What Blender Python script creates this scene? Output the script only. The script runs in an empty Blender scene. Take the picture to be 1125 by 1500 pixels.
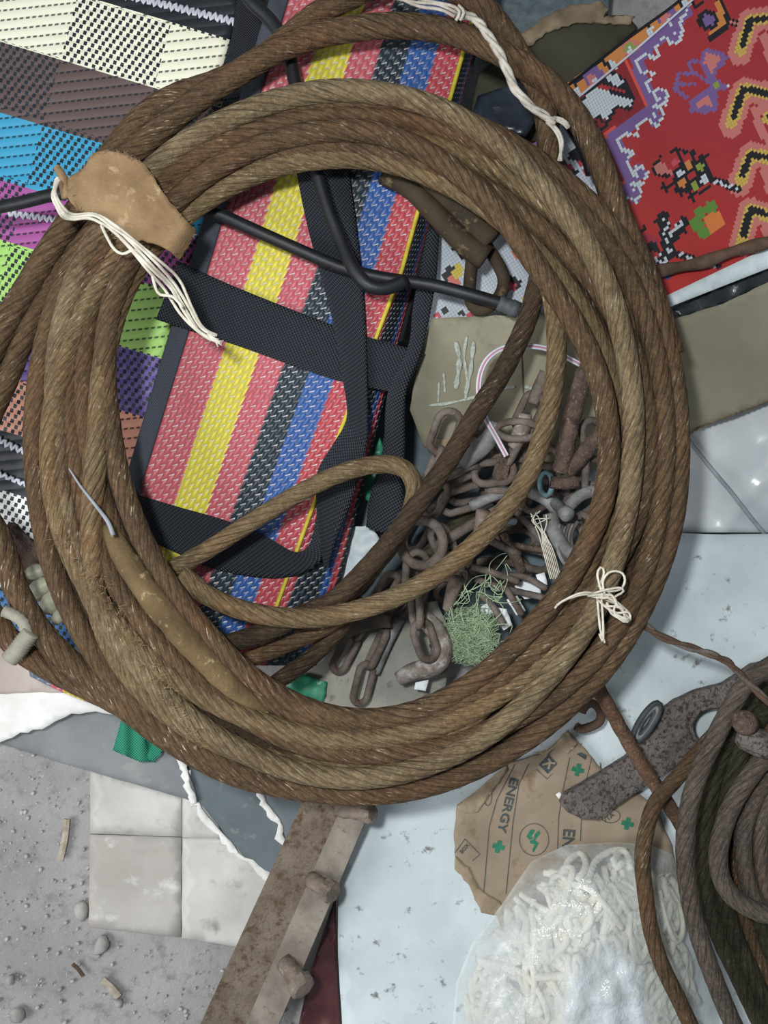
import bpy, bmesh, math, random
import numpy as np
from mathutils import Vector, Matrix, noise
from mathutils.geometry import delaunay_2d_cdt, tessellate_polygon

random.seed(7)
H, F = 0.90, 1300.0
SC = bpy.context.scene
COL = SC.collection
PI = math.pi

def P(x, y, z):
    """a point of the place, given by the line of sight and its height above the ground"""
    s = (H - z) / F
    return Vector(((x - 562.5) * s, (750 - y) * s, z))

def pxm(n, z):           # n picture pixels at height z, in metres
    return n * (H - z) / F

# ------------------------------------------------------------------ materials
def lin(c):
    out = []
    g = .3 * c[0] + .59 * c[1] + .11 * c[2]
    for v in c[:3]:
        v = (v + (g - v) * .12) / 255.0
        out.append(v / 12.92 if v <= 0.04045 else ((v + 0.055) / 1.055) ** 2.4)
    return (*out, 1.0)

class G:
    def __init__(s, name):
        s.m = bpy.data.materials.new(name); s.m.use_nodes = True
        s.t = s.m.node_tree; s.b = s.t.nodes['Principled BSDF']; s.out = s.t.nodes['Material Output']
    def n(s, typ, **kw):
        nd = s.t.nodes.new(typ)
        for k, v in kw.items(): setattr(nd, k, v)
        return nd
    def l(s, a, b): s.t.links.new(a, b)
    def put(s, sock, v):
        if isinstance(v, bpy.types.NodeSocket): s.l(v, sock)
        else: sock.default_value = v
    def math(s, op, a, b=0.0, c=None):
        nd = s.n('ShaderNodeMath', operation=op)
        s.put(nd.inputs[0], a); s.put(nd.inputs[1], b)
        if c is not None: s.put(nd.inputs[2], c)
        return nd.outputs[0]
    def mix(s, f, a, b, typ='MIX'):
        nd = s.n('ShaderNodeMix', data_type='RGBA', blend_type=typ)
        s.put(nd.inputs[0], f); s.put(nd.inputs[6], a); s.put(nd.inputs[7], b)
        return nd.outputs[2]
    def coord(s, which='Object'):
        return s.n('ShaderNodeTexCoord').outputs[which]
    def uv(s):
        sp = s.n('ShaderNodeSeparateXYZ'); s.l(s.coord('UV'), sp.inputs[0])
        return sp.outputs[0], sp.outputs[1]
    def noise(s, scale, detail=4, rough=.6, vec=None):
        nd = s.n('ShaderNodeTexNoise'); nd.inputs['Scale'].default_value = scale
        nd.inputs['Detail'].default_value = detail; nd.inputs['Roughness'].default_value = rough
        s.l(vec if vec is not None else s.coord(), nd.inputs['Vector'])
        return nd.outputs['Fac']
    def ramp(s, f, stops, interp='LINEAR'):
        nd = s.n('ShaderNodeValToRGB'); r = nd.color_ramp; r.interpolation = interp
        while len(r.elements) < len(stops): r.elements.new(0.5)
        for e, (p, c) in zip(r.elements, stops):
            e.position = p; e.color = c if len(c) == 4 else lin(c)
        s.put(nd.inputs[0], f)
        return nd.outputs[0]
    def band(s, f, lo, hi):
        nd = s.n('ShaderNodeMapRange'); s.put(nd.inputs[0], f)
        nd.inputs[1].default_value = lo; nd.inputs[2].default_value = hi
        return nd.outputs[0]
    def bump(s, h, strength=.5, dist=.001):
        nd = s.n('ShaderNodeBump'); nd.inputs['Strength'].default_value = strength
        nd.inputs['Distance'].default_value = dist; s.put(nd.inputs['Height'], h)
        s.l(nd.outputs[0], s.b.inputs['Normal'])
    def done(s, col, rough=.8, metal=0, spec=.3):
        s.put(s.b.inputs['Base Color'], col); s.put(s.b.inputs['Roughness'], rough)
        s.b.inputs['Metallic'].default_value = metal
        s.b.inputs['Specular IOR Level'].default_value = spec
        return s.m

def mottle(name, c1, c2, scale=30, rough=.85, bump=.4, bscale=300, dist=.001, metal=0, spec=.25, c3=None, s3=120, lo=.35, hi=.65, t3=(.58, .7)):
    g = G(name)
    f = g.band(g.noise(scale), lo, hi)
    c = g.mix(f, lin(c1), lin(c2))
    if c3:
        c = g.mix(g.band(g.noise(s3, 5, .65), *t3), c, lin(c3))
    if bump: g.bump(g.noise(bscale, 5), bump, dist)
    return g.done(c, rough, metal, spec)

def rope_mat(name, base, dark, lite, strands=8, lay=.13, glint=.5, rust=None):
    g = G(name)
    u, v = g.uv()
    ph = g.math('MULTIPLY', g.math('SUBTRACT', v, g.math('DIVIDE', u, lay)), float(strands))
    fr = g.math('FRACT', ph)
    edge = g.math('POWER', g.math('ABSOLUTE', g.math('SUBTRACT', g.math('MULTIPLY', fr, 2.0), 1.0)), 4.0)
    wires = g.math('SINE', g.math('MULTIPLY', g.math('ADD', g.math('MULTIPLY', v, 7.0), g.math('MULTIPLY', ph, 3.0)), 6.2832))
    n1 = g.noise(22, 4); n2 = g.noise(260, 5, .7)
    c = g.mix(g.band(n1, .32, .68), lin(base), lin(dark))
    if rust: c = g.mix(g.band(g.noise(14, 5), .52, .68), c, lin(rust))
    c = g.mix(g.math('MULTIPLY', g.band(n2, .45, .72), .55), c, lin(lite))
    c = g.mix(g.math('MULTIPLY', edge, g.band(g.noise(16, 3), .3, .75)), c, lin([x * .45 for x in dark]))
    cv = g.n('ShaderNodeCombineXYZ')
    g.put(cv.inputs[0], g.math('MULTIPLY', g.math('SUBTRACT', v, g.math('DIVIDE', u, lay)), 46.0)); g.put(cv.inputs[1], g.math('MULTIPLY', u, 110.0))
    g.put(cv.inputs[2], g.math('MULTIPLY', g.noise(3, 1), 9.0))
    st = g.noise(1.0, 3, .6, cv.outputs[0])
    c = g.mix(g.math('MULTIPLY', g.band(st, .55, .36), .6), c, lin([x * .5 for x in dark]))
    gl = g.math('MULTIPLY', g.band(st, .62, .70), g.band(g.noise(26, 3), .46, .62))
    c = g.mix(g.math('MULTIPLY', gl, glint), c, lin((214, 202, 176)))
    hgt = g.math('ADD', g.math('ADD', g.math('MULTIPLY', st, 2.2), g.math('MULTIPLY', n2, 2.4)), g.math('MULTIPLY', edge, -.6))
    g.bump(hgt, .75, .0012)
    return g.done(c, .82, 0, .25)

M = {}
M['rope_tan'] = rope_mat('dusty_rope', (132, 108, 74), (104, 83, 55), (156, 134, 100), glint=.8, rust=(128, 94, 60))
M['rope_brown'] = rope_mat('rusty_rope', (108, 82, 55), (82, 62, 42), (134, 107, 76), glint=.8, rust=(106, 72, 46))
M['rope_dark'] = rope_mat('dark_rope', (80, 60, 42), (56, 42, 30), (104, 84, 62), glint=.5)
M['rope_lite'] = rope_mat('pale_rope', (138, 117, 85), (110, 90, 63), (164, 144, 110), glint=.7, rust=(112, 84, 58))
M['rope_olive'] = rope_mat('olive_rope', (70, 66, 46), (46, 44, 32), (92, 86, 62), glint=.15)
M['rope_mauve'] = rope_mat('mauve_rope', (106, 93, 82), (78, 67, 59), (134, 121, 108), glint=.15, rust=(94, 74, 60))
M['rod_rust'] = mottle('rust_rod', (118, 96, 84), (82, 66, 58), 120, .9, 1, 450, .003, c3=(152, 134, 122), s3=300)
M['rod_orange'] = mottle('orange_rust', (124, 92, 70), (88, 64, 50), 90, .9, 1, 450, .003, c3=(150, 122, 98), s3=300)
M['chain'] = mottle('chain_iron', (124, 110, 102), (86, 74, 66), 60, .75, .8, 450, .002, c3=(104, 78, 64), s3=90, spec=.4)
M['chain_gray'] = mottle('grey_iron', (140, 140, 140), (98, 96, 94), 70, .6, .6, 500, .001, c3=(104, 84, 72), s3=110, spec=.5)
M['plate'] = mottle('pitted_iron', (122, 114, 110), (98, 90, 86), 40, .8, 1, 330, .003, c3=(72, 60, 54), s3=260, t3=(.5, .6))
M['bar'] = mottle('bar_rust', (128, 114, 98), (104, 90, 76), 35, .85, .8, 350, .002, c3=(92, 70, 54), s3=110, t3=(.5, .64))
M['bar_pale'] = mottle('bar_pale', (140, 131, 120), (114, 104, 94), 40, .85, .7, 350, .002, c3=(108, 90, 76), s3=120)
M['bolt'] = mottle('bolt_rust', (138, 122, 110), (108, 94, 84), 60, .85, .9, 300, .002, c3=(164, 150, 140), s3=110)
M['hook'] = mottle('hook_iron', (150, 138, 130), (112, 96, 88), 70, .85, .9, 350, .002, c3=(184, 174, 168), s3=90, t3=(.5, .65))
M['hose'] = mottle('black_rubber', (26, 29, 34), (18, 20, 24), 60, .5, .2, 400, c3=(54, 54, 56), s3=60, t3=(.62, .75), spec=.4)
M['hose_gray'] = mottle('grey_rubber', (78, 82, 86), (56, 60, 64), 60, .55, .2, 400)
M['string'] = mottle('cotton_string', (224, 216, 200), (190, 180, 162), 90, .95, .6, 900)
M['string_dim'] = mottle('old_string', (196, 188, 176), (160, 150, 138), 90, .95, .6, 900)
M['burlap'] = mottle('tan_felt', (156, 126, 90), (126, 98, 66), 24, .98, .8, 500, .001, c3=(182, 152, 116), s3=60)
M['tape'] = mottle('ochre_tape', (118, 96, 64), (90, 72, 46), 26, .95, .9, 160, .002, c3=(170, 146, 104), s3=90)
M['tape_brown'] = mottle('brown_tape', (66, 54, 38), (46, 38, 26), 30, .8, .5, 300, .001, c3=(112, 94, 66), s3=60)
M['card'] = mottle('kraft_board', (144, 138, 116), (126, 120, 100), 12, .9, .2, 400, c3=(112, 106, 90), s3=18)
M['card_edge'] = mottle('kraft_edge', (122, 104, 80), (94, 78, 58), 200, .95, .5, 500)
M['chalk'] = mottle('white_scuff', (172, 180, 172), (142, 146, 132), 300, .9, 0)
M['paper'] = mottle('kraft_paper', (158, 140, 118), (140, 122, 102), 18, .88, .25, 200, c3=(124, 102, 78), s3=30)
M['paper_torn'] = mottle('torn_kraft', (166, 148, 122), (140, 120, 94), 60, .95, .5, 300)
M['ink'] = mottle('grey_ink', (76, 84, 84), (60, 66, 66), 200, .8, 0, c3=(120, 112, 98), s3=500, t3=(.6, .7))
M['ink_green'] = mottle('green_ink', (44, 128, 96), (34, 108, 80), 200, .8, 0)
M['slab'] = mottle('white_paint', (214, 224, 228), (190, 202, 206), 9, .6, .5, 90, .001, c3=(120, 118, 116), s3=60, t3=(.605, .70), spec=.35)
M['tarp'] = mottle('white_plastic', (206, 209, 212), (180, 185, 190), 8, .26, .5, 34, spec=.6)
M['film_white'] = mottle('white_scrap', (212, 220, 222), (184, 196, 202), 40, .6, .4, 150)
M['lining'] = mottle('bluish_lining', (104, 118, 126), (76, 88, 94), 12, .7, .2, 100)  # bluish plastic, darkened in colour to deepen the shade between the chains
M['board'] = mottle('grey_board', (132, 136, 138), (116, 120, 122), 14, .75, .15, 500, c3=(146, 146, 142), s3=40)
M['board_dark'] = mottle('dark_grey_board', (104, 114, 118), (92, 102, 106), 14, .75, .15, 500, c3=(130, 134, 134), s3=60, t3=(.62, .75))
M['tornwhite'] = mottle('torn_white_paper', (232, 232, 228), (212, 210, 204), 20, .9, .3, 200)
M['woodpaper'] = mottle('beige_paper', (186, 172, 164), (166, 150, 142), 10, .7, .15, 200)
M['sheet_white'] = mottle('dirty_white', (206, 204, 198), (176, 172, 166), 9, .5, .25, 120, c3=(146, 142, 138), s3=26, t3=(.55, .72), spec=.4)
M['greynet'] = mottle('grey_stone', (156, 152, 142), (132, 130, 122), 22, .9, .4, 250, c3=(110, 106, 100), s3=90)
M['green_mesh'] = None
M['green'] = mottle('green_plastic', (40, 140, 100), (24, 110, 80), 40, .4, .3, 90, spec=.5)
M['thread'] = mottle('green_thread', (176, 196, 158), (150, 174, 134), 90, .8, 0)
M['maroon'] = mottle('maroon_plastic', (92, 44, 46), (64, 28, 32), 22, .3, .3, 60, .002, spec=.6)
M['olive'] = mottle('olive_canvas', (76, 72, 56), (58, 56, 44), 10, .85, .4, 60, .003)
M['bluegray'] = mottle('blue_grey_stone', (112, 124, 130), (84, 96, 102), 90, .9, .7, 400, .002)
M['darkfilm'] = mottle('dark_film', (48, 54, 58), (30, 34, 38), 25, .25, .5, 70, .002, c3=(110, 112, 112), s3=60, t3=(.66, .74), spec=.6)
M['wood'] = mottle('brown_stick', (104, 80, 64), (76, 58, 46), 60, .85, .6, 300)
M['rag'] = mottle('dark_rag', (92, 76, 66), (62, 50, 44), 60, .98, .9, 300, .003)
M['packet'] = mottle('sage_packet', (168, 166, 140), (132, 134, 112), 40, .5, .5, 90, .002, spec=.5)
M['stone'] = mottle('pebble_stone', (172, 170, 164), (140, 138, 134), 60, .9, .5, 250)
M['grit'] = mottle('grit_stone', (186, 184, 180), (150, 148, 144), 40, .95, .3, 250)
M['chip'] = mottle('wood_chip', (184, 172, 154), (150, 136, 118), 80, .9, .5, 300)
M['wrapgrey'] = mottle('grey_wrap', (158, 152, 136), (128, 124, 110), 50, .7, .3, 400, spec=.4)
M['pink'] = mottle('pink_wire', (190, 110, 122), (170, 120, 140), 90, .5, 0)
M['wirewhite'] = mottle('white_wire', (198, 200, 212), (180, 182, 196), 90, .45, 0, spec=.5)
M['cord'] = mottle('white_cord', (238, 234, 218), (214, 208, 190), 60, .95, .7, 900)
M['greycord'] = mottle('grey_cord', (148, 154, 160), (128, 134, 140), 60, .6, .2, 500)
M['piping'] = mottle('yellow_piping', (206, 190, 46), (180, 160, 40), 90, .6, .4, 700)

def ground_mat():
    g = G('dusty_concrete')
    c = g.mix(g.band(g.noise(7), .35, .65), lin((170, 166, 164)), lin((146, 144, 144)))
    c = g.mix(g.band(g.noise(60, 6, .7), .52, .7), c, lin((122, 120, 120)))
    c = g.mix(g.band(g.noise(240, 4, .7), .62, .72), c, lin((196, 194, 190)))
    h = g.math('ADD', g.math('MULTIPLY', g.noise(24, 5), .9), g.noise(160, 6, .7))
    g.bump(h, .6, .004)
    return g.done(c, .95, 0, .15)
M['ground'] = ground_mat()

def strap_mat(name, c, c2, k=520):
    g = G(name); u, v = g.uv()
    a = g.math('SINE', g.math('MULTIPLY', u, 6.2832 * k)); b = g.math('SINE', g.math('MULTIPLY', v, 6.2832 * k))
    w = g.math('MULTIPLY', a, b)
    col = g.mix(g.band(w, -.1, 1), lin(c), lin(c2))
    g.bump(w, .8, .0008)
    return g.done(col, .6, 0, .35)
M['strap'] = strap_mat('black_webbing', (26, 29, 36), (62, 68, 78), 300)
M['binding'] = strap_mat('grey_binding', (74, 80, 92), (88, 94, 104), 500)
M['blackcloth'] = strap_mat('black_cloth', (26, 30, 36), (54, 60, 68), 420)
M['mesh_green'] = strap_mat('green_gauze', (26, 132, 100), (64, 172, 138), 420)

RED, YEL, BLK, BLU, RD2 = (198, 88, 98), (214, 198, 52), (38, 50, 60), (48, 88, 158), (186, 66, 76)
def mat_weave(name, stops, cols=34.0, rowpx=15.0):
    """plastic straw mat: colour stripes across u, staggered stitches along v (v in units of 300 px)"""
    g = G(name); u, v = g.uv()
    cu = g.math('MULTIPLY', u, cols); ci = g.math('FLOOR', cu); cf = g.math('FRACT', cu)
    par = g.math('MODULO', ci, 2.0)
    rv = g.math('ADD', g.math('MULTIPLY', v, 300.0 / rowpx), g.math('MULTIPLY', par, .5))
    rv = g.math('ADD', rv, g.math('MULTIPLY', cf, .18))
    rf = g.math('FRACT', rv)
    us = g.math('ADD', u, g.math('MULTIPLY', g.math('SUBTRACT', rf, .5), .012))
    base = g.ramp(g.math('DIVIDE', us, 1.4), [(p / 1.4, c) for p, c in stops], 'CONSTANT')
    shade = g.math('MULTIPLY', g.math('SINE', g.math('MULTIPLY', rf, PI)), g.math('SINE', g.math('MULTIPLY', cf, PI)))
    hs = g.n('ShaderNodeHueSaturation'); g.l(base, hs.inputs['Color'])
    g.put(hs.inputs['Value'], g.math('ADD', .74, g.math('MULTIPLY', g.math('POWER', shade, .6), .34)))
    tick = g.math('MULTIPLY', g.math('LESS_THAN', rf, .13), g.math('GREATER_THAN', cf, .18))
    side = g.math('MULTIPLY', g.math('LESS_THAN', rf, .42), g.math('GREATER_THAN', cf, .86))
    tk = g.math('MAXIMUM', tick, g.math('MULTIPLY', side, .35))
    tk = g.math('MULTIPLY', tk, g.band(g.noise(70, 3), .3, .55))
    tk = g.math('MULTIPLY', tk, g.math('GREATER_THAN', u, .08))
    col = g.mix(g.math('MULTIPLY', tk, .72), hs.outputs[0], lin((222, 214, 214)))
    g.bump(g.math('SUBTRACT', shade, tk), .8, .0012)
    return g.done(col, .42, 0, .4)
M['mat'] = mat_weave('striped_straw', [(0, RED), (.28, YEL), (.455, RED), (.595, BLK), (.73, BLU), (.865, RD2), (.995, RD2), (1.06, BLK), (1.22, BLU), (1.27, RD2), (1.31, BLK)])
M['mat_end'] = mat_weave('striped_straw_end', [(0, (104, 118, 140)), (.2, (214, 96, 118)), (.32, YEL), (.52, RED), (.72, BLK), (1.0, BLU)], 20, 11)

def plaid_mat():
    g = G('plaid_weave'); u, v = g.uv()          # units: 100 px
    u = g.math('MULTIPLY', u, 100.0); v = g.math('MULTIPLY', v, 100.0)
    ri = g.math('FLOOR', g.math('DIVIDE', g.math('ADD', v, 40.0), 98.5))
    ci = g.math('FLOOR', g.math('DIVIDE', g.math('ADD', u, 332.0), 148.0))
    par = g.math('MODULO', g.math('ABSOLUTE', g.math('ADD', ri, ci)), 2.0)
    lo, hi = -300.0, 1100.0
    q = lambda y: (y - lo) / (hi - lo)
    W = (232, 232, 216)
    row = g.ramp(g.math('DIVIDE', g.math('SUBTRACT', v, lo), hi - lo), [
        (0, (36, 40, 46)), (q(-44), (234, 232, 206)), (q(59), (96, 78, 76)), (q(160), (52, 156, 200)), (q(258), (164, 78, 150)), (q(348), (154, 204, 98)),
        (q(451), (104, 84, 158)), (q(546), (224, 152, 124)), (q(628), (40, 44, 50)), (q(712), (226, 228, 224)), (q(860), (60, 130, 200)), (q(960), (104, 84, 158))], 'CONSTANT')
    rj = g.math('FLOOR', g.math('DIVIDE', v, 7.6)); rf = g.math('FRACT', g.math('DIVIDE', v, 7.6))
    f = g.math('FRACT', g.math('ADD', g.math('DIVIDE', u, 11.5), g.math('MULTIPLY', rj, .29)))
    d1 = g.math('MULTIPLY', g.math('LESS_THAN', f, .46), g.math('LESS_THAN', rf, .82))
    gg = g.math('FRACT', g.math('DIVIDE', g.math('ADD', v, g.math('MULTIPLY', u, .42)), 16.0))
    h = g.math('FRACT', g.math('DIVIDE', u, 9.0))
    d2 = g.math('MULTIPLY', g.math('LESS_THAN', gg, .2), g.math('LESS_THAN', h, .6))
    # bottom row is checked throughout
    par = g.math('MAXIMUM', par, g.math('GREATER_THAN', v, 712.0))
    dk = g.math('ADD', g.math('MULTIPLY', par, d1), g.math('MULTIPLY', g.math('SUBTRACT', 1.0, par), g.math('MULTIPLY', d2, .85)))
    col = g.mix(dk, row, lin((36, 44, 52)))
    hgt = g.math('SUBTRACT', g.math('SINE', g.math('MULTIPLY', gg, PI)), dk)
    g.bump(hgt, .7, .001)
    return g.done(col, .5, 0, .35)
M['plaid'] = plaid_mat()

def attr_mat(name, rough=.4):
    g = G(name)
    a = g.n('ShaderNodeAttribute'); a.attribute_name = 'Col'
    u, v = g.uv()
    gx = g.math('FRACT', u); gy = g.math('FRACT', v)
    ln = g.math('MAXIMUM', g.math('LESS_THAN', gx, .12), g.math('LESS_THAN', gy, .12))
    sp = g.n('ShaderNodeSeparateColor'); g.l(a.outputs['Color'], sp.inputs[0])
    brt = g.math('GREATER_THAN', sp.outputs[1], .3)
    col = g.mix(g.math('MULTIPLY', g.math('MULTIPLY', ln, brt), .6), a.outputs['Color'], lin((70, 70, 80)))
    return g.done(col, rough, 0, .4)
M['stitch'] = attr_mat('cross_stitch_print')

def film_mat(name, lo, hi, tint=(228, 234, 234), sc=26, fade=False):
    g = G(name)
    g.bump(g.noise(60, 4), .9, .004)
    g.done(lin(tint), .16, 0, .7)
    tr = g.n('ShaderNodeBsdfTransparent')
    mx = g.n('ShaderNodeMixShader')
    nd = g.n('ShaderNodeMapRange'); g.put(nd.inputs[0], g.noise(sc, 4)); nd.inputs[1].default_value = .35; nd.inputs[2].default_value = .68
    nd.inputs[3].default_value = lo; nd.inputs[4].default_value = hi
    if fade:
        at = g.n('ShaderNodeAttribute'); at.attribute_name = 'fade'
        g.l(g.math('MULTIPLY', nd.outputs[0], at.outputs['Fac']), mx.inputs[0])
    else: g.l(nd.outputs[0], mx.inputs[0])
    g.l(tr.outputs[0], mx.inputs[1]); g.l(g.b.outputs[0], mx.inputs[2])
    g.l(mx.outputs[0], g.out.inputs[0])
    return g.m
M['film'] = film_mat('clear_bag_film', .22, .56)
M['film_cloud'] = film_mat('cloudy_bag_film', .45, .95, (222, 230, 236), 40, True)

# ------------------------------------------------------------------ objects
def thing(name, label, cat, loc=(0, 0, 0), group=None):
    o = bpy.data.objects.new(name, None); COL.objects.link(o); o.location = loc
    o['label'] = label; o['category'] = cat
    if group: o['group'] = group
    return o
def tag(o, label, cat, group=None, kind=None):
    o['label'] = label; o['category'] = cat
    if group: o['group'] = group
    if kind: o['kind'] = kind
    return o
def put(name, me, mat=None, parent=None, label=None):
    o = bpy.data.objects.new(name, me); COL.objects.link(o)
    if mat:
        me.materials.clear(); me.materials.append(mat)
    if parent:
        o.parent = parent
        if parent.type == 'EMPTY': o.matrix_parent_inverse = Matrix.Translation(-Vector(parent.location))
    if label: o['label'] = label
    return o

def mesh(vs, fs, uvs=None, smooth=True):
    me = bpy.data.meshes.new('m'); me.from_pydata([tuple(v) for v in vs], [], fs)
    if uvs is not None:
        L = me.uv_layers.new(name='UVMap')
        idx = np.zeros(len(me.loops), dtype=np.int64); me.loops.foreach_get('vertex_index', idx)
        L.data.foreach_set('uv', np.asarray(uvs, dtype=np.float32)[idx].ravel())
    if smooth: me.polygons.foreach_set('use_smooth', [True] * len(me.polygons))
    me.update()
    return me

def join(meshes):
    bm = bmesh.new()
    for m in meshes: bm.from_mesh(m)
    out = bpy.data.meshes.new('m'); bm.to_mesh(out); bm.free()
    return out

def spline(pts, closed=False, step=.004):
    p = np.array([tuple(q) for q in pts], float); n = len(p)
    out = []
    seg = n if closed else n - 1
    for i in range(seg):
        a = p[(i - 1) % n] if closed or i > 0 else 2 * p[0] - p[1]
        b = p[i]; c = p[(i + 1) % n]
        d = p[(i + 2) % n] if closed or i + 2 < n else 2 * p[-1] - p[-2]
        k = max(4, int(np.linalg.norm(c - b) / step) + 1)
        t = np.linspace(0, 1, k, endpoint=False)[:, None]
        # centripetal-like softening through standard catmull-rom
        out.append(.5 * (2 * b + (c - a) * t + (2 * a - 5 * b + 4 * c - d) * t ** 2 + (3 * b - a - 3 * c + d) * t ** 3))
    out = np.vstack(out + [p[:1] if closed else p[-1:]])
    L = np.concatenate([[0], np.cumsum(np.linalg.norm(np.diff(out, axis=0), axis=1))])
    m = max(3, int(L[-1] / step) + 1)
    s = np.linspace(0, L[-1], m)
    q = np.stack([np.interp(s, L, out[:, k]) for k in range(3)], 1)
    return (q[:-1] if closed else q), s

def tube(pts, r, seg=10, step=.004, lobes=0, depth=.16, lay=.075, closed=False, rf=None, flat=1.0, smooth=True):
    q, s = spline(pts, closed, step)
    n = len(q)
    if closed: tan = np.roll(q, -1, 0) - np.roll(q, 1, 0)
    else: tan = np.gradient(q, axis=0)
    tan /= np.linalg.norm(tan, axis=1)[:, None] + 1e-12
    nrm = np.zeros_like(q)
    up = np.array([0, 0, 1.0]) if abs(tan[0][2]) < .9 else np.array([0, 1.0, 0])
    v = up - tan[0] * up.dot(tan[0]); nrm[0] = v / np.linalg.norm(v)
    for i in range(1, n):
        v = nrm[i - 1] - tan[i] * nrm[i - 1].dot(tan[i]); nrm[i] = v / (np.linalg.norm(v) + 1e-12)
    bn = np.cross(tan, nrm)
    k = seg + 1
    ph = np.linspace(-PI, PI, k)
    rad = np.full((n, k), 1.0)
    sl = s[:n]
    if lobes:
        f = (lobes * (ph[None, :] / (2 * PI) + .5 - sl[:, None] / lay)) % 1.0
        rad = 1 - depth * np.abs(2 * f - 1) ** 3
    R = np.array([rf(a / max(s[-1], 1e-9)) for a in sl])[:, None] * r if rf else r
    rad = rad * R
    V = q[:, None, :] + rad[:, :, None] * (np.cos(ph)[None, :, None] * nrm[:, None, :] * flat + np.sin(ph)[None, :, None] * bn[:, None, :])
    UV = np.stack([np.repeat(sl[:, None], k, 1), np.repeat((ph / (2 * PI) + .5)[None, :], n, 0)], 2)
    if closed:
        V = np.concatenate([V, V[:1]]); U2 = UV[:1].copy(); U2[..., 0] = s[-1]; UV = np.concatenate([UV, U2]); n += 1
    fs = []
    for i in range(n - 1):
        a = i * k
        for j in range(k - 1):
            fs.append((a + j, a + k + j, a + k + j + 1, a + j + 1))
    V = V.reshape(-1, 3); UV = UV.reshape(-1, 2)
    if not closed:
        fs.append(tuple(range(k - 2, -1, -1))[::-1][::-1]); fs.append(tuple((n - 1) * k + j for j in range(k - 1))[::-1])
    return mesh(V, fs, UV, smooth)

def px(pts, z=None):
    """picture points -> world; each (x, y) with z given or (x, y, z)"""
    return [P(p[0], p[1], p[2] if len(p) > 2 else z) for p in pts]

def inside(x, y, poly):
    c = False; j = len(poly) - 1
    for i in range(len(poly)):
        xi, yi = poly[i][:2]; xj, yj = poly[j][:2]
        if (yi > y) != (yj > y) and x < (xj - xi) * (y - yi) / (yj - yi) + xi: c = not c
        j = i
    return c

def segdist(x, y, a, b):
    dx, dy = b[0] - a[0], b[1] - a[1]
    t = max(0, min(1, ((x - a[0]) * dx + (y - a[1]) * dy) / (dx * dx + dy * dy + 1e-9)))
    return math.hypot(x - a[0] - t * dx, y - a[1] - t * dy)

def sheet(poly, zf, res=12, jag=0, thick=.0012, holes=()):
    """a sheet cut to an outline, draped over a height function; returned with thickness"""
    if not callable(zf): zc = zf; zf = lambda x, y: zc
    vs, faces = [], []
    for loop in [poly] + list(holes):
        st = len(vs)
        for i in range(len(loop)):
            a, b = loop[i], loop[(i + 1) % len(loop)]
            k = max(1, int(math.hypot(b[0] - a[0], b[1] - a[1]) / res))
            for t in range(k):
                x = a[0] + (b[0] - a[0]) * t / k; y = a[1] + (b[1] - a[1]) * t / k
                if jag: x += random.uniform(-jag, jag); y += random.uniform(-jag, jag)
                vs.append((x, y))
        faces.append(list(range(st, len(vs))))
    b0 = list(vs)
    xs = [p[0] for p in b0]; ys = [p[1] for p in b0]
    ring = [b0[i] for i in faces[0]]
    y = min(ys) + res * .5; row = 0
    while y < max(ys):
        x = min(xs) + res * (.5 + .5 * (row % 2))
        while x < max(xs):
            if inside(x, y, ring) and not any(inside(x, y, [b0[i] for i in f]) for f in faces[1:]):
                if all(abs(x - p[0]) + abs(y - p[1]) > res * .6 for p in b0): vs.append((x, y))
            x += res
        y += res * .87; row += 1
    r = delaunay_2d_cdt([Vector(v) for v in vs], [], faces, 1, 1e-5)
    V2, F2 = r[0], r[2]
    if holes:
        keep = []
        for f in F2:
            cx = sum(V2[i].x for i in f) / len(f); cy = sum(V2[i].y for i in f) / len(f)
            if inside(cx, cy, ring) and not any(inside(cx, cy, [b0[i] for i in h]) for h in faces[1:]): keep.append(f)
        F2 = keep
    top = [P(v.x, v.y, zf(v.x, v.y)) for v in V2]
    uv = [(pxm(v.x, .1), pxm(v.y, .1)) for v in V2]
    bm = bmesh.new()
    bv = [bm.verts.new(p) for p in top]
    L = bm.loops.layers.uv.new('UVMap')
    for f in F2:
        try: fc = bm.faces.new([bv[i] for i in f])
        except ValueError: continue
        fc.smooth = True
        for lp, i in zip(fc.loops, f): lp[L].uv = uv[i]
    bmesh.ops.recalc_face_normals(bm, faces=bm.faces[:])
    bm.faces.ensure_lookup_table()
    up = sum(f.normal.z * f.calc_area() for f in bm.faces)
    if up < 0: bmesh.ops.reverse_faces(bm, faces=bm.faces[:])
    if thick:
        ge = bmesh.ops.extrude_face_region(bm, geom=bm.faces[:])
        nv = [e for e in ge['geom'] if isinstance(e, bmesh.types.BMVert)]
        old = [v for v in bm.verts if v not in set(nv)]
        for v in old: v.co.z -= thick
        for f in bm.faces:
            if abs(f.normal.z) < .3: f.smooth = False
        bmesh.ops.recalc_face_normals(bm, faces=bm.faces[:])
    bmesh.ops.delete(bm, geom=[v for v in bm.verts if not v.link_faces], context='VERTS')
    me = bpy.data.meshes.new('m'); bm.to_mesh(me); bm.free()
    return me

def nz(x, y, s=60.0, k=0.0):
    return noise.noise(Vector((x / s, y / s, k)))

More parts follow.
